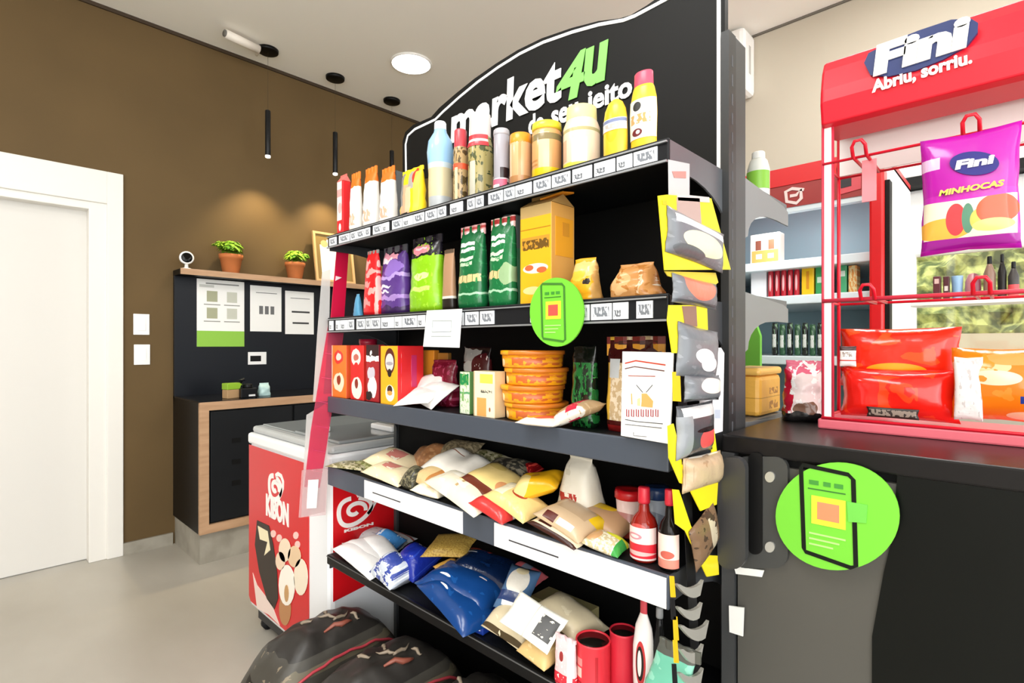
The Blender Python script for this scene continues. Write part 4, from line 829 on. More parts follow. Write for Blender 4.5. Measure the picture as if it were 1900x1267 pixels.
pouch('bow_bag', 'dark bag with a grey bow shaped label at the back of the third shelf', 'bag', 2, 852, 922, 644, .13, .3, PM('#1c0c0e', 'r .35 .86 .3 .1 #9c9a96; e .3 .68 .22 .1 #b8b4ae; e .7 .7 .3 .2 #4a1418; e .3 .5 .3 .1 #d8c8c4; n 8 .66 #e0d0cc', .25, .4, 20, warp=.1), None, amp=.1)
carton('tea_box', 'green and white striped carton on the third shelf', 'box', 2, 852, 884, 690, .02, .6, PM('#dfe6d0', 'r .5 .82 .42 .13 #1f8a4a; r .5 .5 .5 .025 #5aa06a; r .35 .4 .1 .1 #78a860; n 8 .58 #8cb86c; r .05 .5 .05 .5 #2c5a34', warp=.05), M('#6a9a5a', .4))
carton('grain_pack', 'cream clear pack with a yellow square and amber foot on the third shelf', 'pack', 2, 878, 938, 689, .01, .5, PM('#f0e2c4', 'r .62 .84 .3 .1 #f3e45a; r .4 .22 .22 .2 #e0a45a; t .6 .56 .28 .03 #5a5a50 6; r .8 .2 .14 .2 #f3e6cc; e .78 .18 .04 .05 #a86a3a; r .03 .5 .04 .5 #c8b088'), M('#d8c49c', .4))
for q in range(4):
    p = slotr(2, 932, 1052, 645, .012); r = p[1]; hh_ = (p[2])/4
    t = thing('orange_tub', ('bottom amber round tub of the stack on the third shelf', 'second amber round tub from the bottom of the stack', 'third amber round tub from the bottom of the stack', 'topmost amber round tub of the stack')[q], 'tub', (p[0][0]+.004*(-1)**q, p[0][1]-.003*(-1)**q, p[0][2]+q*hh_), RX, 'amber tubs stacked on the third shelf')
    mb = MB(); mb.lathe([(r*.90, 0), (r*.93, .003), (r*.95, hh_*.72)], 32); mb.build('tub', PM('#f3a418', 'n 6 .56 #e2862a; e .25 .4 .06 .3 #fbe2b0; t .75 .5 .25 .3 #c8622a 8; e .08 .5 .04 .2 #4c2c10', .3, .3, 14), t, uvplane='front')
    mb = MB(); mb.lathe([(r*.97, hh_*.72), (r, hh_*.74), (r, hh_*.95), (r*.95, hh_-.001), (.001, hh_-.001)], 32); mb.build('lid', PM('#f6ae1a', 'r .75 .5 .3 .6 #d87a24', .3), t, uvplane='front')
pouch('salad_bag', 'dark bag with leafy green contents right of the stacked tubs', 'bag', 2, 1055, 1116, 640, .05, .5, PM('#0e1f12', 'n 7 .5 #1f6a30; n 16 .62 #3c8c44; r .5 .9 .6 .12 #0a0c0a; e .7 .3 .15 .1 #2c2014', .2, .6, 20), None, amp=.12)
lay('cheese_pack', 'flat orange pack with white edges under the stacked tubs', 'pack', 1010, 780, XG+.01, .10, .09, .018, PM('#f4ead8', 'e .5 .5 .34 .3 #e8604a; e .3 .5 .2 .3 #f2a030', .25), 8, 0, 0, zmin=SH[2]-.004, amp=.1)
t = lay('sandwich_pack', 'tan wrapped sandwich with a dark pink label leaning on the third shelf', 'sandwich', 1074, 765, XG+.035, .115, .08, .035, PM('#b89a74', 'r .5 .06 .6 .1 #f7efe2; r .66 .55 .16 .45 #cf2c4c; e .3 .65 .26 .3 #a48a6a; n 9 .62 #cbb08c', .25, .3, 16), -6, 8, -22, zmin=SH[2], amp=.12)
pouch('cookie_bag', 'tall clear bag of tan cookies with a dark red header card', 'bag', 2, 1118, 1242, 626, .05, .35, PM('#c8ac84', 'n 14 .52 #e6d4b8; r .06 .5 .07 .5 #e0b040; r .5 .03 .6 .04 #8a1c1c; r .5 .09 .6 .025 #4a1210; r .5 .84 .6 .12 #3c1010; r .2 .66 .1 .1 #c8ccd0', .22, .5, 22), seal=PM('#6e1a14', 'r .5 .3 .6 .32 #d8962c; t .5 .68 .4 .1 #3c1008 7', .4), sealh=.2, amp=.05, top=1)
# white menu card standing at the right end
pl = Pl('-x', XG-.0155); t = thing('menu_card', 'white standing card with red lines and cup drawing, right end of third shelf', 'card', at(1202, 820, x=pl.c))
kk = lambda pts, m, n='print', a=-.0012, b=0: keep(dec(pl, pts, m, n, None, a, b), t)
kk([(1155, 652), (1250, 654), (1243, 824), (1152, 808)], M('#fbfaf8', .45), 'card', 0, .003)
sr = lambda pts, w_, c: keep(stroke(pl, pts, w_, M(c, .5), 'print', None, -.0012, 0), t)
sr([(1160, 674), (1180, 669), (1235, 677)], .0024, '#c23a22'); sr([(1160, 684), (1178, 680), (1233, 688)], .0018, '#5a2c28'); sr([(1166, 697), (1216, 698)], .0016, '#a85a50')
sr([(1181, 714), (1193, 728)], .0010, '#3c3c40'); sr([(1211, 714), (1199, 728)], .0010, '#3c3c40')
kk([(1191, 730), (1200, 730), (1212, 744), (1211, 756), (1190, 754), (1191, 745)], M('#e0a860', .5)); sr([(1172, 730), (1173, 750)], .0014, '#e0a030'); kk([(1183, 740), (1188, 738), (1188, 753), (1183, 752)], M('#f0cf9c', .5))
for q in range(7): x = 1163+q*9; sr([(x, 759), (x, 772), (x+4, 773), (x+4, 760)], .0015, '#9c2430')
sr([(1160, 778), (1182, 782), (1230, 786)], .0012, '#2c2c30'); sr([(1160, 787), (1228, 794)], .0010, '#2c2c30'); sr([(1176, 802), (1176, 808), (1200, 810)], .0010, '#707074')
# ------------------ fourth shelf: bags lying in a loose pile
PK = 'bread bags piled on the fourth shelf'; z4 = SH[3]
cream = PM('#f3e0b8', 'r .45 .55 .16 .2 #d8867a; n 4 .6 #f8ecd2', .25, .4, 14, warp=.1); cream2 = PM('#f7ecd2', 'r .5 .5 .02 .25 #c8a878; n 4 .55 #fdf6e6', .25, .6, 12)
grn = PM('#8f8a62', 'n 6 .5 #c9c2a0; n 11 .6 #4c5228; r .5 .9 .5 .06 #e8e2cc', .25, .5, 20); dk = PM('#3c3a34', 'n 6 .52 #8a826e', .3, .5, 20)
def L4(lab, px, py, dx, w_, l_, h_, mat, rz=0, tx=0, ty=0, name='bread_bag', cat='bag', g=PK, **k): return lay(name, lab, cat, px, py, XG+dx, w_, l_, h_, mat, rz, tx, ty, g, zmin=z4, **k)
L4('grey green flat bag at the far left corner of the fourth shelf', 655, 862, .05, .16, .10, .016, grn, 20, 0, 0)
L4('olive green thin packet in front of the cream bags with red labels', 690, 866, .09, .17, .09, .02, PM('#7c8248', 'n 7 .5 #a8a878', .25, .5), 10, 5, 0)
L4('upper cream bag with a red label on the fourth shelf', 737, 862, .10, .19, .13, .04, cream, 6, 12, 14, amp=.12)
L4('lower cream bag with a red label at the front of the fourth shelf', 728, 886, .04, .17, .11, .035, cream, 8, 6, 8, amp=.12)
t = L4('dark round seeded roll in a clear bag on the fourth shelf', 775, 886, .045, .065, .085, .055, PM('#3e3c30', 'n 8 .52 #7c765c', .3, .6, 24), 0, 10, 0, name='seeded_roll', cat='roll', g=None, seal=.02)
L4('reddish brown paper bag behind the cream bags', 800, 848, .18, .19, .12, .05, PM('#b07a50', 'n 6 .55 #c8966a', .45, .5), 0, 25, -16)
L4('speckled grey brown bag at the very back of the pile', 852, 835, .21, .17, .12, .05, PM('#a89878', 'n 14 .5 #776a50', .45, .7, 30), 0, 30, -8)
L4('tan triangular bag with a dark corner behind the seeded roll', 812, 880, .07, .13, .12, .04, PM('#e8c890', 'r .8 .4 .12 .3 #c8884c; e .1 .3 .1 .3 #3a3020', .25, .4), -14, 12, 6, amp=.15)
L4('big white bag with thin brown lines in the middle of the pile', 858, 862, .13, .23, .15, .06, PM('#fbf5ea', 'r .35 .6 .16 .012 #a87058; r .6 .75 .12 .008 #908880', .25, .5, 10), -4, 14, 8)
L4('long white bag at the front middle of the fourth shelf', 862, 918, .035, .24, .11, .045, cream2, -8, 8, 10, amp=.14)
L4('white bag lying over the long white bag', 868, 895, .075, .19, .12, .04, cream2, 4, 12, 10, amp=.16)
L4('pale yellow bag with brown edging on top of the pile', 925, 890, .085, .18, .13, .04, PM('#eed28a', 'r .5 .08 .5 .06 #6a3020; e .8 .3 .12 .14 #cf9060; e .3 .7 .2 .1 #dcc070', .25, .3, 12), -10, 12, 14, amp=.1)
L4('thin dark grey packet behind the pale yellow bag', 948, 862, .18, .14, .07, .03, dk, 10, 20, 0)
L4('small red glossy packet at the back of the fourth shelf', 985, 868, .20, .06, .05, .03, PM('#8a1418', 'n 6 .55 #e04a40', .2, .5), 0, 10, 0, name='red_packet', cat='pack', g=None)
L4('bright yellow tipped bag beside the tied white sack', 1003, 895, .09, .13, .10, .045, PM('#f1b41c', 'e .2 .3 .3 .3 #f0d48c; e .55 .5 .08 .1 #d0902a', .25, .5, 12), 24, 10, -22, amp=.2)
L4('red edged pack with clear window at the front of the fourth shelf', 922, 950, .018, .125, .085, .035, PM('#f0dcc8', 'r .5 .16 .6 .3 #cf3a38; e .45 .6 .14 .2 #5a2018; t .6 .68 .3 .14 #fff6ea 5; r .5 .98 .6 .1 #e8c8a8', .22, .3, 14), -2, 4, 12, name='sausage_pack', cat='pack', g=None, amp=.1)
L4('yellow cream pack over the red edged pack', 960, 925, .045, .15, .10, .035, PM('#f0d08a', 'e .55 .5 .16 .14 #a83c24; e .55 .5 .09 .07 #f6e2b0; r .2 .5 .14 .3 #f8eccb', .25, .4), -6, 8, 14, amp=.16)
L4('thin crinkled clear pack of dark leaves behind the white bags', 905, 850, .22, .16, .08, .03, grn, -8, 24, 0)
L4('small cream roll bag at the front below the seeded roll', 800, 915, .022, .10, .07, .028, cream2, 14, 0, 6, amp=.2)
# tied sack
o = pouch_mb(.13, .09, .162, seal=.05, amp=.05, top=.5).build('flour_sack', PM('#e6dfce', 't .42 .42 .22 .08 #b0342c 5; n 4 .62 #d4ccb8', .45, .8, 12), None, uvplane='front')
p = at(1078, 930, x=XG+.12); tag(finish(o, (p.x, p.y, z4), RX), 'upright off white cloth sack with small red print on the fourth shelf', 'sack')
t = L4('upper beige flat box pack with dark label windows', 1062, 957, .035, .135, .12, .03, PM('#c8ac8a', 'r .3 .12 .12 .07 #5a2018; r .62 .12 .16 .05 #fbf2e6; e .85 .7 .14 .2 #e0b820; r .5 .6 .3 .2 #b49878', .3, .2, 12), -4, 6, 14, name='cake_pack', cat='pack', g='beige cake packs on the fourth shelf', amp=.08)
L4('lower beige flat box pack at the very front edge', 1045, 978, .012, .14, .09, .022, PM('#ecd8b4', 'r .3 .28 .14 .14 #4a1c18; r .62 .3 .16 .09 #fbf2e6; r .5 .04 .6 .06 #3c1c14', .3, .2, 12), -4, 4, 10, name='cake_pack', cat='pack', g='beige cake packs on the fourth shelf', amp=.08)
L4('brown cardboard pack behind the beige flat packs', 1125, 960, .10, .12, .10, .03, PM('#b8906a', 'e .3 .7 .3 .2 #e0b820', .4), 0, 8, 14, name='cake_pack', cat='pack', g='beige cake packs on the fourth shelf')
L4('small packet of green and yellow sweets beside the red sauce bottle', 1124, 1012, .02, .085, .065, .028, PM('#c8b890', 'n 10 .5 #e8e0c8; e .7 .75 .3 .2 #d8d834; r .92 .35 .1 .35 #3c9a44; e .2 .4 .2 .3 #c89a6a', .22, .4, 24), 6, 4, 8, name='sweet_packet', cat='pack', g=None, amp=.2)
def tub(lab, x0, x1, yt, d, body, rim_):
    loc, r, h = slotr(3, x0, x1, yt, d); t = thing('sauce_tub', lab, 'tub', loc, RX, 'tapered tubs on the fourth shelf')
    mb = MB(); mb.lathe([(r*.7, 0), (r*.72, .003), (r*.92, h*.82)], 28); mb.build('body', body, t, uvplane='front')
    mb = MB(); mb.lathe([(r*.94, h*.80), (r*1, h*.82), (r*1.0, h*.92), (r*.94, h), (r*.5, h-.002), (.001, h-.002)], 28); mb.build('lid', rim_, t)
tub('red rimmed tapered tub behind the red sauce bottle', 1140, 1196, 904, .10, PM('#f2d4cc', 'r .5 .15 .6 .2 #d85040; e .5 .55 .5 .12 #b87a74', .3), M('#c4161e', .3))
tub('navy lidded tub between the two sauce bottles', 1196, 1242, 898, .09, PM('#a8b0bc', 'e .5 .6 .5 .15 #7a8494', .3), M('#1c3460', .3))
sp_ = [(.9,0),(.98,.03),(1,.3),(.98,.48),(.8,.58),(.42,.66),(.34,.80),(.34,.86)]
bottle('sauce_bottle', 'red sauce bottle with white and pink label, left of the pair', 'bottle', 3, 1169, 1221, 899, .012, sp_, PM('#8c1c14', 'e .5 .55 .3 .06 #c8504a', .12), M('#cf2438', .35), .78, .44, PM('#f6dcd8', 'r .5 .28 .6 .22 #e02838; e .5 .2 .5 .07 #f6b8b4; e .4 .72 .28 .1 #d88a94; e .4 .72 .18 .05 #f6dcd8', .35), (.04, .48), group='sauce bottles on the fourth shelf')
bottle('sauce_bottle', 'dark sauce bottle at the right end of the fourth shelf', 'bottle', 3, 1222, 1262, 903, .012, sp_, M('#14100f', .12), M('#cf2438', .35), .8, .44, PM('#f3d8cc', 'e .6 .4 .3 .12 #c86050; r .5 .12 .6 .14 #e08a78', .35), (.04, .46), group='sauce bottles on the fourth shelf')
# ------------------ fifth shelf
z5 = SH[4]
def L5(name, lab, cat, px, py, dx, w_, l_, h_, mat, rz=0, tx=0, ty=0, g=None, **k): return lay(name, lab, cat, px, py, XG+dx, w_, l_, h_, mat, rz, tx, ty, g, zmin=z5, **k)
wb = M('#f6f5f3', .35, wr=.4, wscale=14); WG = 'white packs on the bottom shelf'; blue = PM('#14407e', 'n 5 .6 #1c5296; e .3 .3 .08 .03 #e8ecf4; e .7 .6 .06 .02 #f0e2e0; e .55 .8 .07 .02 #e8ecf4', .22, .4, 12, warp=.1)
L5('rice_pack', 'lowest long white pack at the left end of the bottom shelf', 'pack', 672, 1070, .03, .30, .09, .04, wb, -6, 0, 2, WG, amp=.1)
L5('rice_pack', 'middle long white pack above the lowest one at the left end', 'pack', 684, 1040, .06, .28, .09, .04, wb, -10, 0, 4, WG, amp=.1)
L5('rice_pack', 'top white pack beside the light blue bag', 'pack', 708, 1015, .10, .22, .09, .035, wb, -16, 4, 6, WG, amp=.1)
L5('napkin_pack', 'white and grey flat pack at the back left of the bottom shelf', 'pack', 712, 1000, .20, .26, .10, .03, PM('#dfe2e6', 'r .5 .8 .5 .04 #a05048; n 5 .6 #b8bec6', .3, .3), 10, 8, 0, amp=.1)
L5('detergent_bag', 'light blue and white bag behind the blue and white ribboned bag', 'bag', 718, 1012, .15, .12, .10, .06, PM('#4a8ed0', 'n 4 .55 #dfe8f2; e .3 .5 .2 .2 #1c5ab0', .22, .5), 6, 18, 0)
L5('detergent_bag', 'white and blue patterned bag with silver speckles', 'bag', 735, 1068, .035, .13, .11, .07, PM('#c8d0de', 'n 5 .52 #3a4c9c; n 12 .6 #ffffff; r .5 .1 .6 .12 #9a9ea6', .25, .6, 24), -6, 14, 6)
L5('detergent_bag', 'deep blue bag with white ribbon shapes in the middle of the pile', 'bag', 775, 1032, .10, .12, .12, .08, PM('#1c2f9a', 'e .3 .5 .08 .3 #dfe4f4; e .6 .4 .2 .05 #dfe4f4; e .5 .75 .2 .05 #dfe4f4; n 6 .62 #2c48b8', .22, .5, warp=.2), 0, 22, 4)
seed = PM('#b08c40', 'n 26 .5 #c4a454; n 30 .62 #7c5e24', .4, .3, 40)
L5('seed_bag', 'tan speckled flat bag lying on top of the blue bags at the back', 'bag', 838, 1008, .13, .15, .12, .025, seed, 24, 14, -8, 'tan seed bags on the bottom shelf', amp=.1)
L5('seed_bag', 'smaller golden tan bag lying on the front blue bag', 'bag', 838, 1053, .07, .10, .07, .018, PM('#cc9c44', 'n 5 .6 #d8b060', .35, .3), -14, 10, 4, 'tan seed bags on the bottom shelf', amp=.1)
L5('pet_food_bag', 'large front blue bag hanging over the bottom shelf edge', 'bag', 850, 1112, .012, .23, .13, .05, blue, -6, -4, 12, 'dark blue bags on the bottom shelf', amp=.14)
L5('pet_food_bag', 'large blue bag lying on the front blue bag', 'bag', 862, 1080, .06, .24, .15, .05, blue, 8, 8, 8, 'dark blue bags on the bottom shelf', amp=.14)
L5('pet_food_bag', 'navy bag with a red strip at the back of the pile', 'bag', 905, 1050, .14, .22, .13, .05, PM('#0c2044', 'r .3 .8 .16 .06 #d8483c; r .2 .62 .1 .015 #c8ccd4; n 4 .62 #143468', .22, .4), 12, 14, 6, 'dark blue bags on the bottom shelf', amp=.14)
loc = at(880, 1172, x=XG+.03); t = thing('blue_tray_box', 'bright blue box with white label standing before the dark blue bags', 'box', (loc.x, loc.y, z5+.001), RX+.12)
mb = MB(); mb.box(-.05, .055, -.03, .04, 0, .045); mb.build('body', M('#1c3c9c', .35), t, bevel=.003)
mb = MB(); mb.box(-.04, -.014, -.031, -.0301, .012, .034); mb.box(-.010, .046, -.031, -.0301, .01, .034); mb.build('label', M('#f4f6fa', .4), t)
L5('pasta_pack', 'tan triangular packet with a red edge on the blue box', 'pack', 886, 1130, .045, .10, .08, .016, PM('#e2b85c', 'r .1 .5 .12 .6 #cf2434; e .8 .8 .3 .2 #a0a8b0', .3, .2), -22, 14, 14, amp=.08)
L5('red_packet', 'small red packet behind the tan triangular packet', 'pack', 912, 1105, .13, .06, .05, .02, M('#b8141c', .25, wr=.4), 0, 10, 0)
L5('meat_pack', 'dark pink pack beside the pink one under the fourth shelf edge', 'pack', 938, 1050, .20, .09, .06, .03, PM('#b84a58', 'r .8 .5 .2 .5 #1c1418; e .4 .6 .2 .2 #e89aa0', .25), 0, 10, 0)
L5('meat_pack', 'pink pack at the back under the fourth shelf edge', 'pack', 975, 1060, .19, .12, .06, .03, PM('#d86a70', 'r .1 .5 .15 .5 #2a1a1c; r .55 .5 .12 .5 #8a98b0', .25), 0, 10, 6)
L5('fish_tray', 'slate blue tray pack holding a pale cream portion', 'pack', 962, 1085, .075, .085, .12, .03, PM('#4c6c92', 'e .5 .6 .34 .3 #e6e0d4; e .5 .85 .2 .1 #e8d8ae; r .5 .12 .26 .05 #e9edf2; r .5 .25 .45 .1 #1c3466', .25, .3), 14, 38, 6, amp=.08)
t, ww_, dd_, hh_ = carton('long_box', 'khaki long box with black scalloped side at the back of the bottom shelf', 'box', 4, 985, 1112, 1058, .12, .45, PM('#131110', 'r .5 .85 .6 .3 #a89c68; e .15 .5 .09 .14 #d8d4cc; e .45 .3 .1 .05 #c8c2b0; e .3 .62 .14 .12 #a89c68; e .7 .62 .14 .1 #a89c68'), M('#8c8258', .4), h=.085)
PBG = 'beige paper wrapped packs on the bottom shelf'; pap = PM('#d2c4a4', 'r .5 .05 .5 .03 #4a3c24; n 4 .6 #e0d4b6', .4, .3, 14)
L5('paper_pack', 'long beige wrapped pack lying behind the white card', 'pack', 1052, 1140, .09, .16, .12, .05, pap, -6, 6, 12, PBG, amp=.1)
L5('paper_pack', 'beige wrapped pack with rolled edge left of the white card', 'pack', 965, 1140, .05, .14, .13, .06, pap, 0, 18, 8, PBG, amp=.1)
L5('paper_pack', 'small tan wrapped pack at the front below the white card', 'pack', 1005, 1200, .012, .085, .08, .045, PM('#dcba7c', 'n 4 .6 #e8cc94', .4, .3), -2, 6, 8, PBG, amp=.1)
t = L5('photo_card', 'white folded card printed with a dark square picture', 'card', 990, 1150, -.004, .14, .085, .008, PM('#f7f3e6', 'r .77 .5 .16 .3 #3c3c3c; n 9 .63 #f0e8d4; r .48 .5 .006 .5 #c8c0a8', .4), -4, 36, 14, amp=.02, seal=.02)
def can(lab, x0, x1, yt, d, body, group='red tins on the bottom shelf'):
    loc, r, h = slotr(4, x0, x1, yt, d); h = max(h, .06); t = thing('tin_can', lab, 'can', loc, RX, group)
    mb = MB(); mb.lathe([(r, 0), (r*1.02, .002), (r*.99, .005), (r*.99, h-.006), (r*1.02, h-.003), (r*1.0, h), (r*.93, h), (r*.92, h-.005), (.001, h-.005)], 32); mb.build('can', body, t, uvplane='front')
    mb = MB(); mb.lathe([(r*.91, h-.005), (r*.90, h-.003), (.001, h-.003)], 28); mb.build('lid', M('#28241f', .2, .6), t)
can('front red tin with pale label bands on the bottom shelf', 1068, 1133, 1182, .0, PM('#de3440', 'r .25 .62 .22 .08 #e88c88; r .25 .4 .2 .1 #f0c0b4; r .25 .2 .2 .02 #a8202c; r .85 .4 .03 .4 #b81c28', .3))
can('plain red tin behind the front one with a black lid', 1131, 1182, 1165, .05, M('#d02a3c', .3))
pouch('candy_bag', 'narrow pink and white bag with a red base beside the front red tin', 'bag', 4, 1026, 1074, 1182, -.012, .3, PM('#f3cdd0', 'r .5 .12 .6 .14 #d83040; n 8 .6 #fbf0f0; e .4 .6 .1 .1 #9c3030; r .8 .5 .12 .5 #f7e6e4', .25, .3), seal=M('#e8c4c8', .3), sealh=.07, amp=.06)
bottle('ketchup_bottle', 'white squeeze bottle with red spout and a dark almond mark', 'bottle', 4, 1172, 1217, 1106, .03, [(.75,0),(.9,.03),(1,.35),(.98,.55),(.75,.75),(.3,.88),(.25,.94)], PM('#f6efec', 'e .5 .45 .24 .22 #c83438; e .48 .45 .18 .17 #14100e; e .46 .45 .1 .13 #f4ece8', .3), M('#d04450', .3), .84, .32, sy=.6)
bottle('vinegar_bottle', 'slim black bottle behind the mint green bag', 'bottle', 4, 1210, 1238, 1120, .05, [(.9,0),(1,.03),(1,.6),(.5,.8),(.4,.95)], M('#1a1a1b', .15), M('#9a9c9e', .25), .9, .5)
pouch('mint_bag', 'mint green bag with folded grey top at the right end of the bottom shelf', 'bag', 4, 1168, 1262, 1178, .0, .5, PM('#6fbfa4', 'n 4 .58 #8ed2ba; r .5 .95 .6 .1 #5a5c56', .25, .6, 12), seal=M('#55564e', .3), sealh=.12, amp=.1, lean=.3)
# ------------------ charcoal sacks on the bottom deck
sk = PM('#45423c', 'n 2.2 .62 #67604f; r .45 .45 .22 .16 #1c1815; e .42 .5 .16 .10 #a39480; e .5 .44 .12 .09 #1c1815; n 9 .64 #857864; r .5 .93 .6 .1 #2a2724', .42, .5, 7, warp=.2); SKG = 'dark charcoal sacks on the bottom deck'
for q, (yc, xc, rz_) in enumerate(((1.64, .84, 4), (1.335, .865, 0), (1.035, .90, -2), (.735, .93, 0))):
    lab = ('leftmost dark charcoal sack bulging out beside the freezer', 'second dark charcoal sack from the freezer, with red seam', 'third dark charcoal sack from the freezer, under the blue bags', 'rightmost dark charcoal sack, deepest in shadow')[q]
    t = thing('charcoal_sack', lab, 'sack', (xc, yc, .1195), RX+math.radians(rz_), SKG)
    random.seed(40+q); pb = pillow_mb(.285, .52, .29, nx=22, ny=28, amp=.07, seal=.06); pb.build('sack', sk, t)
    def top(x, y, up=.003):
        i_ = min(22, max(0, round((x/.1425+1)/2*22))); j_ = min(28, max(0, round((y/.26+1)/2*28))); return (pb.v[j_*23+i_][0], pb.v[j_*23+i_][1], pb.v[j_*23+i_][2]+up)
    m_ = MB(); m_.tube([top(.117, -.26+.52*j/28, .004) for j in range(29)], .0045, 6); m_.build('red_seam', M('#b8414c', .4), t)
    tan_ = M('#8c7d6b', .5); 
    for (cx_, cy_, dx_, dy_) in ((-.02, -.02, .05, .05), (.03, .0, -.02, .08), (-.06, .03, .05, -.02), (.02, .07, .05, .01), (-.04, -.07, .03, .02)):
        P_ = []
        for k in range(7): P_.append(Vector(top(cx_+dx_*k/6+.012*math.sin(k*1.7), cy_+dy_*k/6+.01*math.cos(k*2.1), .002)))
        P_ = [(P_[max(0,k-1)]+P_[k]*2+P_[min(6,k+1)])/4+Vector((0,0,.002)) for k in range(7)]
        m_ = MB(); m_.tube(P_, [.001, .003, .005, .006, .005, .003, .001], 6); m_.build('print_patch', tan_, t)
    m_ = MB(); m_.tube([top(.05+.02*k/4, -.03+.09*k/4, .003) for k in range(5)], [.003, .007, .009, .007, .003], 6); m_.build('print_patch', M('#8c4c3c', .45), t)
# ------------------ packs clipped down the right end of the shelving
RE = Matrix.Rotation(math.pi/2, 4, 'X')
def vpack(name, lab, cat, pl, x0, x1, y0, y1, th, mat, parent=None, group=None, dn=0, roll=0, amp=.1, seal=.06, tagit=True):
    """a filled packet hanging upright on a face; px box"""
    (a, d_), (b, c) = pl.px(x0, y1), pl.px(x1, y0); d_ = pl.px((x0+x1)/2, y1)[1]; c = pl.px((x0+x1)/2, y0)[1]
    mb = pillow_mb(abs(b-a), c-d_, th, amp=amp, seal=seal)
    m4 = pl.m@Matrix.Translation(((a+b)/2, dn, (c+d_)/2))@Matrix.Rotation(roll, 4, 'Y')@RE@Matrix.Translation((0, 0, -th*.28))
    if tagit and not parent:
        cen = m4@Vector((0, 0, 0)); o = mb.build(name, mat, None, mat4=Matrix.Translation(-cen)@m4); o.location = cen; return tag(o, lab, cat, group)
    o = mb.build(name, mat, None, mat4=m4); return keep(o, parent)
py_ = Pl('-y', .446); yel = M('#f2dd1e', .4); yel2 = M('#edc01c', .4)
HG = 'packs clipped down the right end of the shelving'
strip = thing('clip_strip', 'grey paper clip strip hanging from the right end of the top shelf', 'strip', at(1260, 300, y=.452))
s2 = Pl('-y', .456); keep(dec(s2, [(1240, 296), (1279, 304), (1279, 380), (1241, 380)], M('#c4c2c3', .5), 'strip', None, -.0005, .0005), strip)
keep(dec(s2, [(1246, 318), (1272, 318), (1272, 331), (1250, 330)], M('#c08880', .5), 'print', None, -.0012, -.0004), strip)
keep(dec(s2, [(1246, 500), (1262, 500), (1300, 1262), (1284, 1262)], M('#18181a', .5), 'strip', None, -.0005, .0005), strip)
def hpack(lab, y, cardp, cardc, inner=(), bags=(), name='razor_pack', cat='pack'):
    p_ = Pl('-y', y); c_ = cardp[0]; t = thing(name, lab, cat, at(*c_, y=y), 0, HG)
    keep(dec(p_, cardp, cardc, 'card', None, 0, .002), t)
    for pts, col, nm in inner: keep(dec(p_, pts, M(col, .45), nm, None, -.0012, 0), t)
    for q in bags: vpack('bag', None, None, p_, *q[:4], q[4], q[5], parent=t, dn=-.001, roll=q[6] if len(q) > 6 else 0)
    return t
gb = lambda sp='': PM('#74777c', 'n 4 .58 #888b90; '+sp, .28, .4, 16)
hpack('topmost yellow pack with a big grey pouch, at the right end of the shelving', .428, [(1222, 363), (1238, 361), (1320, 368), (1356, 500), (1234, 501)], yel,
      [([(1255, 366), (1297, 368), (1301, 418), (1256, 412)], '#b59c94', 'print'), ([(1228, 372), (1236, 372), (1237, 380), (1229, 380)], '#d8b81c', 'print'), ([(1256, 360), (1315, 366), (1316, 376), (1257, 372)], '#c9c3c0', 'print')],
      [(1234, 1340, 408, 488, .022, gb('r .5 .8 .42 .09 #f6f6f4; e .52 .42 .36 .26 #f3f0bd; e .3 .14 .24 .14 #5c6064'), .06)])
hpack('squat grey pack with a salmon heart, hanging second from the top', .438, [(1234, 503), (1328, 506), (1333, 524), (1320, 534), (1240, 512)], M('#d8c22c', .4), [], [(1245, 1327, 517, 568, .02, gb('e .5 .75 .34 .55 #ef7d66; r .5 .1 .6 .04 #55585c'), .03)])
hpack('yellow topped pack with a white heart on grey, hanging third from the top', .438, [(1242, 566), (1312, 566), (1314, 622), (1262, 612), (1260, 655), (1248, 655), (1239, 594)], yel,
      [([(1265, 568), (1291, 568), (1293, 606), (1270, 602)], '#8c6a5c', 'print')], [(1254, 1328, 606, 702, .022, gb('e .5 .42 .24 .15 #f4f4f4; e .62 .3 .22 .15 #f4f4f4; e .3 .8 .3 .1 #6c7076'), .10)])
hpack('short grey pack with a cream patch, hanging fourth from the top', .436, [(1249, 690), (1262, 690), (1264, 745), (1250, 744)], yel2, [], [(1268, 1332, 696, 744, .022, gb('e .6 .6 .34 .3 #f1e8dc; r .5 .06 .6 .06 #303236'), .04)])
hpack('dark grey pack with a coral red shape, hanging fifth from the top', .438, [(1240, 790), (1250, 786), (1264, 845), (1268, 898), (1262, 896), (1242, 850)], yel, [], [(1253, 1320, 748, 844, .024, PM('#4a4c50', 'r .5 .85 .42 .1 #d6d6d6; r .12 .4 .12 .4 #8f9296; e .66 .32 .26 .2 #ee5a58; e .62 .5 .3 .05 #1a1a1c', .25, .3), .0)])
hpack('beige rolled pack in a yellow sleeve, hanging sixth from the top', .436, [(1266, 862), (1276, 900), (1300, 948), (1330, 936), (1334, 870), (1326, 800), (1322, 800), (1320, 870)], yel, [], [(1265, 1334, 843, 905, .03, PM('#bfa686', 'e .5 .35 .4 .08 #f2ece2; n 4 .6 #a88c6c', .3, .5), .05)])
hpack('long yellow pack with a brown patch, hanging seventh from the top', .440, [(1249, 908), (1260, 909), (1282, 975), (1312, 1030), (1333, 1031), (1334, 1066), (1312, 1070), (1272, 985), (1254, 972)], yel, [], [(1282, 1328, 950, 1036, .02, PM('#7c6048', 'e .6 .5 .12 .4 #c8b8a0; n 5 .58 #4c3a2c', .25, .5), -.35)])
bl = M('#b9b5ac', .25, .3)
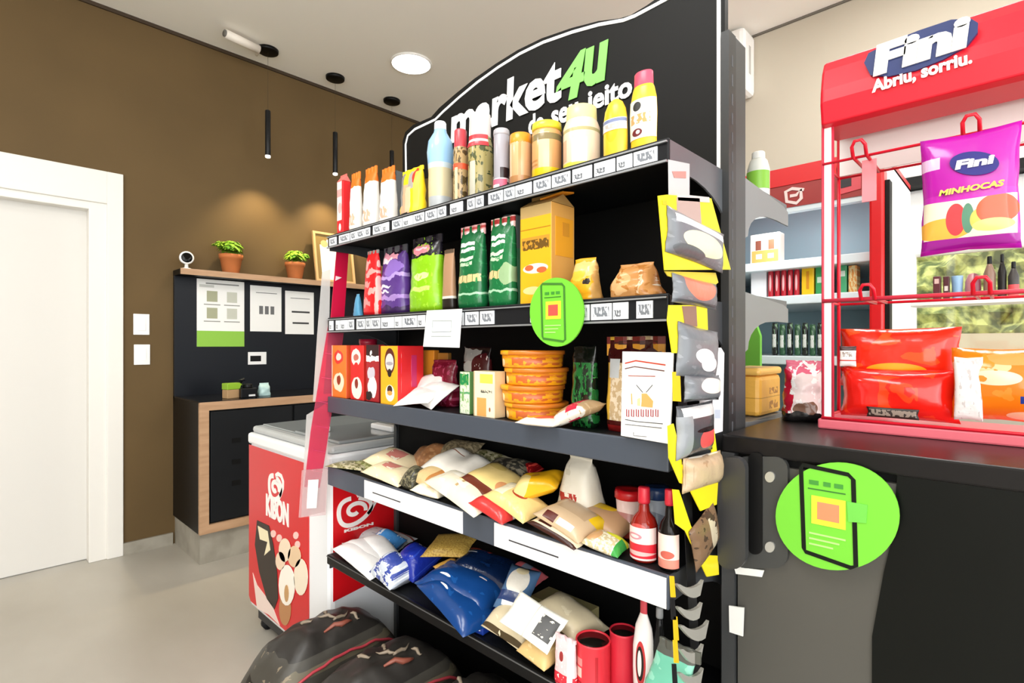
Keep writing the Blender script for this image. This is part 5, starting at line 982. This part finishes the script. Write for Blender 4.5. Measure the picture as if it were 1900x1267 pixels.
for q, (x0, x1, y0, y1) in enumerate(((1252, 1302, 1075, 1108), (1253, 1300, 1117, 1150), (1258, 1312, 1150, 1188), (1258, 1302, 1194, 1230), (1256, 1302, 1238, 1275))):
    p_ = Pl('-y', .438); t = thing('razor_blister', ('highest', 'second', 'third', 'fourth', 'lowest')[q]+' silver crescent blister near the bottom of the right end strip', 'blister', at((x0+x1)/2, y0, y=.438), 0, 'silver blisters on the right end strip')
    pts = []
    for k in range(9): a = k/8; pts.append((x0+(x1-x0)*a, y0+(y1-y0)*(.25+.75*math.sin(a*math.pi*.8)) if a < 1 else y0))
    for k in range(7, 0, -1): a = k/8; pts.append((x0+(x1-x0)*a, y0+(y1-y0)*(.1+.35*math.sin(a*math.pi)*1.0)))
    keep(dec(p_, pts, bl, 'crescent', None, -.004, .002), t)
    keep(dec(p_, [(x0-8, y0-6), (x0-1, y0-6), (x0+2, y1), (x0-6, y1)], yel2 if q in (0, 2, 3) else M('#1c1c1e', .4), 'card_edge', None, 0, .002), t)
wp_ = Pl('-y', .4575); t = thing('price_sheet', 'white sheet clipped behind the hanging packs at the right end', 'sheet', at(1320, 650, y=.4575))
keep(dec(wp_, [(1297, 647), (1338, 645), (1344, 655), (1341, 800), (1322, 806), (1300, 804)], M('#f0f2f5', .5), 'sheet', None, 0, .001), t)
keep(dec(wp_, [(1326, 760), (1336, 760), (1336, 776), (1326, 776)], M('#bcc6d6', .5), 'print', None, -.0008, 0), t)
# ------------------ pink strip at the left end
pl = Pl('-y', YL+.012); t = thing('pink_strip', 'long pink and crimson plastic strip hanging down the left end of the shelving', 'strip', at(636, 462, y=YL+.012))
clr, pinkc = clear('#f4f2f0', .55), clear('#fa7fa2', .75)
keep(dec(pl, [(599, 505), (614, 500), (612, 600), (600, 745), (582, 745), (590, 620)], clr, 'clear_backing', None, .004, .006), t)
keep(dec(pl, [(570, 770), (612, 745), (608, 880), (604, 950), (560, 960)], clr, 'clear_backing', None, .004, .006), t)
keep(dec(pl, [(625, 462), (647, 467), (637, 615), (612, 612)], M('#cf1540', .35), 'ribbon', None, 0, .003), t)
keep(dec(pl, [(609, 605), (638, 612), (630, 680), (616, 760), (604, 840), (593, 905), (565, 903), (577, 800), (590, 720), (600, 660)], pinkc, 'sleeve', None, -.001, .003), t)
for y_ in (655, 700, 745, 790, 835, 872): keep(stroke(pl, [(604-(y_-640)*.115, y_), (628-(y_-640)*.13, y_+4)], .0015, M('#d84a78', .4), 'fold', None, -.0025, -.001), t)
keep(dec(pl, [(623, 512), (634, 515), (622, 521)], M('#f6e2e4', .4), 'arrow_mark', None, -.0015, 0), t)
keep(dec(pl, [(560, 872), (608, 868), (604, 955), (554, 960)], clear('#fbeeee', .75), 'clear_holder', None, -.003, .0), t)
keep(dec(pl, [(571, 890), (590, 889), (586, 942), (568, 943)], M('#fbfaf8', .4), 'white_insert', None, -.005, -.003), t)
# ------------------ candy on the stand
pc_ = Pl('-x', DX-.028)
bag = thing('candy_bag', 'shiny purple candy bag hanging from the upper hook of the stand', 'candy bag', at(1803, 240, x=pc_.c))
vpack('bag', None, None, pc_, 1708, 1896, 243, 468, .028, PM('#b81fa6', 'r .5 .28 .46 .17 #f0e6cc; e .25 .2 .3 .09 #f2b24a; e .38 .27 .10 .13 #d8444a; e .5 .27 .06 .12 #5c8c74; e .62 .25 .1 .09 #f5c45c; e .78 .32 .2 .12 #e0562e; e .74 .2 .2 .05 #f4d67a; e .5 .46 .6 .035 #c42cb0; r .5 .08 .6 .04 #9c1690; r .12 .76 .10 .05 #e9c0e4', .16, .25, 9), parent=bag, amp=.08, seal=.05)
pq = Pl('-x', DX-.052)
keep(dec(pq, ell(1808, 303, 46, 22, 28), M('#27267c', .3), 'logo_oval', None, -.001, .001), bag)
a0 = pq.px(1772, 316); a1 = pq.px(1846, 286); keep(text('Fini', pq, a0[0], a1[0], a0[1], a1[1], M('#fbf8ff', .3), None, off=.05, n=-.0025, ext=.0006, shear=.1), bag)
a0 = pq.px(1742, 366); a1 = pq.px(1864, 334); keep(text('MINHOCAS', pq, a0[0], a1[0], a0[1]+.002, a1[1], M('#f0e65a', .3), None, off=.04, n=-.0025, ext=.0006, shear=.2, rot=.02), bag)
redp = PM('#ea2016', 'n 3 .55 #f2441c; e .5 .5 .3 .12 #f0342c', .16, .6, 10); 
vpack('red_candy_bag', 'upper red candy bag standing behind the other red bag in the tray', 'candy bag', Pl('-x', DX+.085), 1560, 1785, 608, 720, .04, PM('#e42a14', 'n 3 .55 #f0501c; e .5 .3 .25 .12 #f2a020', .16, .6, 10), group='red candy bags in the stand tray', amp=.15)
o = vpack('red_candy_bag', 'lower bulging red candy bag at the front of the tray', 'candy bag', Pl('-x', DX+.045), 1560, 1782, 684, 778, .055, redp, group='red candy bags in the stand tray', amp=.2)
o = vpack('candy_box', 'small white pack lying against the red candy bags', 'pack', Pl('-x', DX+.012), 1558, 1589, 642, 680, .008, PM('#f4eeea', 'r .5 .9 .6 .12 #3c1c1c; r .5 .3 .6 .03 #c83a34; t .5 .6 .3 .12 #9c8c84', .4), amp=.02)
o = vpack('barcode_label', 'dark label strip lying under the lower red candy bag', 'label', Pl('-x', DX+.004), 1608, 1706, 757, 776, .003, PM('#2a1c18', 't .5 .5 .45 .3 #8c7c70 14', .4), amp=.02)
ob = thing('candy_bag', 'orange candy bag with white label strip at the right of the tray', 'candy bag', at(1830, 780, x=DX+.03))
pr = Pl('-x', DX+.035); vpack('bag', None, None, pr, 1765, 1960, 645, 782, .05, PM('#f27a14', 'e .3 .75 .3 .12 #f8c090; e .45 .6 .25 .1 #f8d8b8; e .6 .85 .3 .08 #ee9850; r .8 .32 .12 .05 #2c3c8c; n 4 .58 #f08c2c; e .75 .1 .2 .06 #f8d0a8', .16, .5, 10), parent=ob, amp=.15)
vpack('white_label', None, None, Pl('-x', DX+.004), 1770, 1824, 662, 780, .008, PM('#e9e2e0', 'r .5 .8 .36 .1 #f6f2f0; n 6 .6 #c8bfbd', .35, .5), parent=ob, amp=.1)
# crumpled pink bag and packs left of the stand
p = at(1492, 762, x=1.45)
o = pouch_mb(.10, .09, .145, amp=.2, top=.8).build('snack_bag', PM('#ead8d6', 'r .1 .5 .16 .6 #b81c34; e .5 .9 .5 .12 #d8607c; n 5 .56 #f6f2f0; e .55 .2 .25 .12 #7c5a48; r .5 .05 .6 .1 #1c1a1a', .2, .8, 14, warp=.2), uvplane='front'); tag(finish(o, (p.x, p.y, CZ+.001), RX+.2), 'crumpled pink and white snack bag on the counter left of the stand', 'snack bag')
zb = [at(1400, 345, y=YR).z, .98]
t, *_ = (thing('yellow_pack', 'yellow paper pack behind the shelving upright, left of the snack bag', 'pack', (1.50, .535, 1.116)),)
mb = MB(); mb.box(-.08, .085, -.05, .04, 0, .105); mb.build('body', PM('#e9b04c', 'r .5 .45 .6 .012 #c08a30; t .62 .6 .2 .08 #a8702c 5; t .62 .25 .2 .1 #a8702c 5', .45, .3), t, uvplane='front', bevel=.012)
mb = MB(); mb.box(-.085, .0875, -.052, .042, .105, .125); mb.build('folded_top', M('#f0bd60', .4), t, bevel=.008)
bottle('cleaner_bottle', 'white bottle with green label standing above the rear bracket beside the upright', 'bottle', 0, 0, 0, 0, .0, [(.9,0),(1,.03),(1,.62),(.8,.80),(.62,.85)], M('#e9eee6', .3), M('#f4f6f2', .3), .84, .6, M('#8fd04a', .4), (.18, .56), loc=(1.495, .515, at(1400, 345, y=YR).z+.001), r=.028, h=.125)
# ------------------ cooler contents
def cbox(name, lab, cat, x0, x1, yt, k, mat, group=None, dx=.05, dep=.06, tin=False):
    xx = QX+dx; ya, yb_ = rr(x0)*xx, rr(x1)*xx; zt = at((x0+x1)/2, yt, x=xx).z; z0 = QS[k]+.001
    if tin:
        t = thing(name, lab, cat, (xx, (ya+yb_)/2, z0), RX, group); r = (ya-yb_)/2*.92; h = zt-z0
        mb = MB(); mb.lathe([(r*.85, 0), (r, .006), (r, h-.012), (r*.8, h-.002)], 16); mb.build('can', mat, t, uvplane='front'); mb = MB(); mb.lathe([(r*.8, h-.002), (.001, h-.001)], 16); mb.build('lid', M('#c8ccd0', .3, .7), t); return t
    mb = MB(); w_ = ya-yb_; mb.box(-w_/2, w_/2, 0, dep, 0, zt-z0); o = mb.build(name, mat, None, uvplane='front', bevel=.003); return tag(finish(o, (xx, (ya+yb_)/2, z0), RX), lab, cat, group)
cbox('juice_pack', 'white and orange multipack on the upper cooler shelf', 'pack', 1392, 1447, 433, 0, PM('#f3e4d6', 'r .5 .25 .45 .2 #e8924c; r .28 .62 .1 .16 #7a4030; r .72 .62 .1 .16 #8c5a3a; r .3 .25 .1 .08 #f6e0cc; r .7 .25 .1 .08 #f6e0cc'))
cbox('milk_carton', 'plain white carton on the middle cooler shelf', 'carton', 1393, 1422, 489, 1, M('#f3f4f8', .4))
for q in range(5): cbox('soda_can', ('first', 'second', 'third', 'fourth', 'fifth')[q]+' red can from the left on the middle cooler shelf', 'can', 1425+q*12, 1436+q*12, 499, 1, PM('#b81428', 'e .5 .5 .2 .3 #e8b8b8'), 'red cans in the cooler', tin=True)
for x0, x1, c, lab in ((1487, 1510, PM('#f2c41c', 'r .5 .5 .12 .3 #d8901c'), 'yellow carton on the middle cooler shelf'), (1513, 1529, PM('#3c9c5c', 'r .5 .5 .3 .1 #c8e0cc'), 'green carton left of the stand post on the middle cooler shelf'), (1556, 1571, PM('#4cac78', 'r .5 .7 .3 .1 #d8efe0'), 'pale green carton right of the stand post on the middle cooler shelf'), (1574, 1590, PM('#e8a050', 'n 5 .5 #f0e0a8'), 'orange carton at the right of the middle cooler shelf')):
    cbox('juice_carton', lab, 'carton', x0, x1, 492, 1, c, 'juice cartons in the cooler')
for q in range(7): cbox('dark_bottle', ('first', 'second', 'third', 'fourth', 'fifth', 'sixth', 'seventh')[q]+' black or green bottle from the left on the low cooler shelf', 'bottle', 1432+q*14, 1444+q*14, 598+3*(q % 2), 2, PM('#121614' if q % 2 == 0 else '#2f5a3c', 'r .5 .45 .3 .2 #e8ece6; n 6 .6 #8cb08c'), 'dark bottles in the cooler', tin=True)
# ------------------ window ledge items
LX = 3.45; lz = at(1800, 556, x=LX).z
mb = MB(); mb.box(LX-.03, XW-.05, wy0, wy1-.02, lz-.02, lz); ld = mb.build('ledge', M('#eeece6', .3)); tag(ld, 'pale ledge along the window carrying bottles and cups', 'ledge')
def witem(lab, name, cat, x0, x1, yt, kind, mat, cap=None):
    ya, yb_ = rr(x0)*LX, rr(x1)*LX; h = at((x0+x1)/2, yt, x=LX).z-lz; w_ = ya-yb_
    if kind == 'box':
        mb = MB(); mb.box(-w_/2, w_/2, 0, .05, 0, h); o = mb.build(name, mat, None, uvplane='front', bevel=.003); return tag(finish(o, (LX, (ya+yb_)/2, lz+.001), RX), lab, cat)
    pr_ = {'cup': [(.75,0),(.8,.02),(1,.97),(.97,1)], 'round': [(.4,0),(.8,.1),(1,.4),(.95,.7),(.6,.95),(.3,1)], 'bottle': [(.9,0),(1,.03),(1,.6),(.5,.78),(.38,.82)]}[kind]
    return bottle(name, lab, cat, 0, 0, 0, 0, 0, pr_, mat, cap or (M('#1c1c1c', .3) if kind == 'bottle' else None), .82, .42, loc=(LX+.04, (ya+yb_)/2, lz+.001), r=w_/2*.95, h=h)
witem('dark red box at the left of the window ledge', 'dark_box', 'box', 1731, 1745, 513, 'box', PM('#5c1c24', 'r .5 .8 .3 .1 #d8b0a8'))
witem('second dark red box beside the pale blue cup on the ledge', 'dark_box', 'box', 1750, 1761, 513, 'box', PM('#4c141c', 'r .5 .5 .3 .1 #d8c8c0'))
witem('pale blue cup on the window ledge', 'blue_cup', 'cup', 1763, 1787, 511, 'cup', M('#8fb0d0', .3))
witem('dusty pink round pot on the window ledge', 'pink_pot', 'pot', 1788, 1821, 506, 'round', PM('#b87a80', 'r .8 .5 .25 .5 #7c3c48'))
witem('brown bottle on the window ledge', 'brown_bottle', 'bottle', 1823, 1848, 474, 'bottle', M('#8c6c5c', .25))
witem('black bottle behind the hook on the window ledge', 'black_bottle', 'bottle', 1850, 1868, 470, 'bottle', M('#24201e', .2))
witem('bottle of red drink at the right of the window ledge', 'red_bottle', 'bottle', 1869, 1892, 484, 'bottle', PM('#3c3634', 'r .5 .2 .6 .25 #d84c50'))
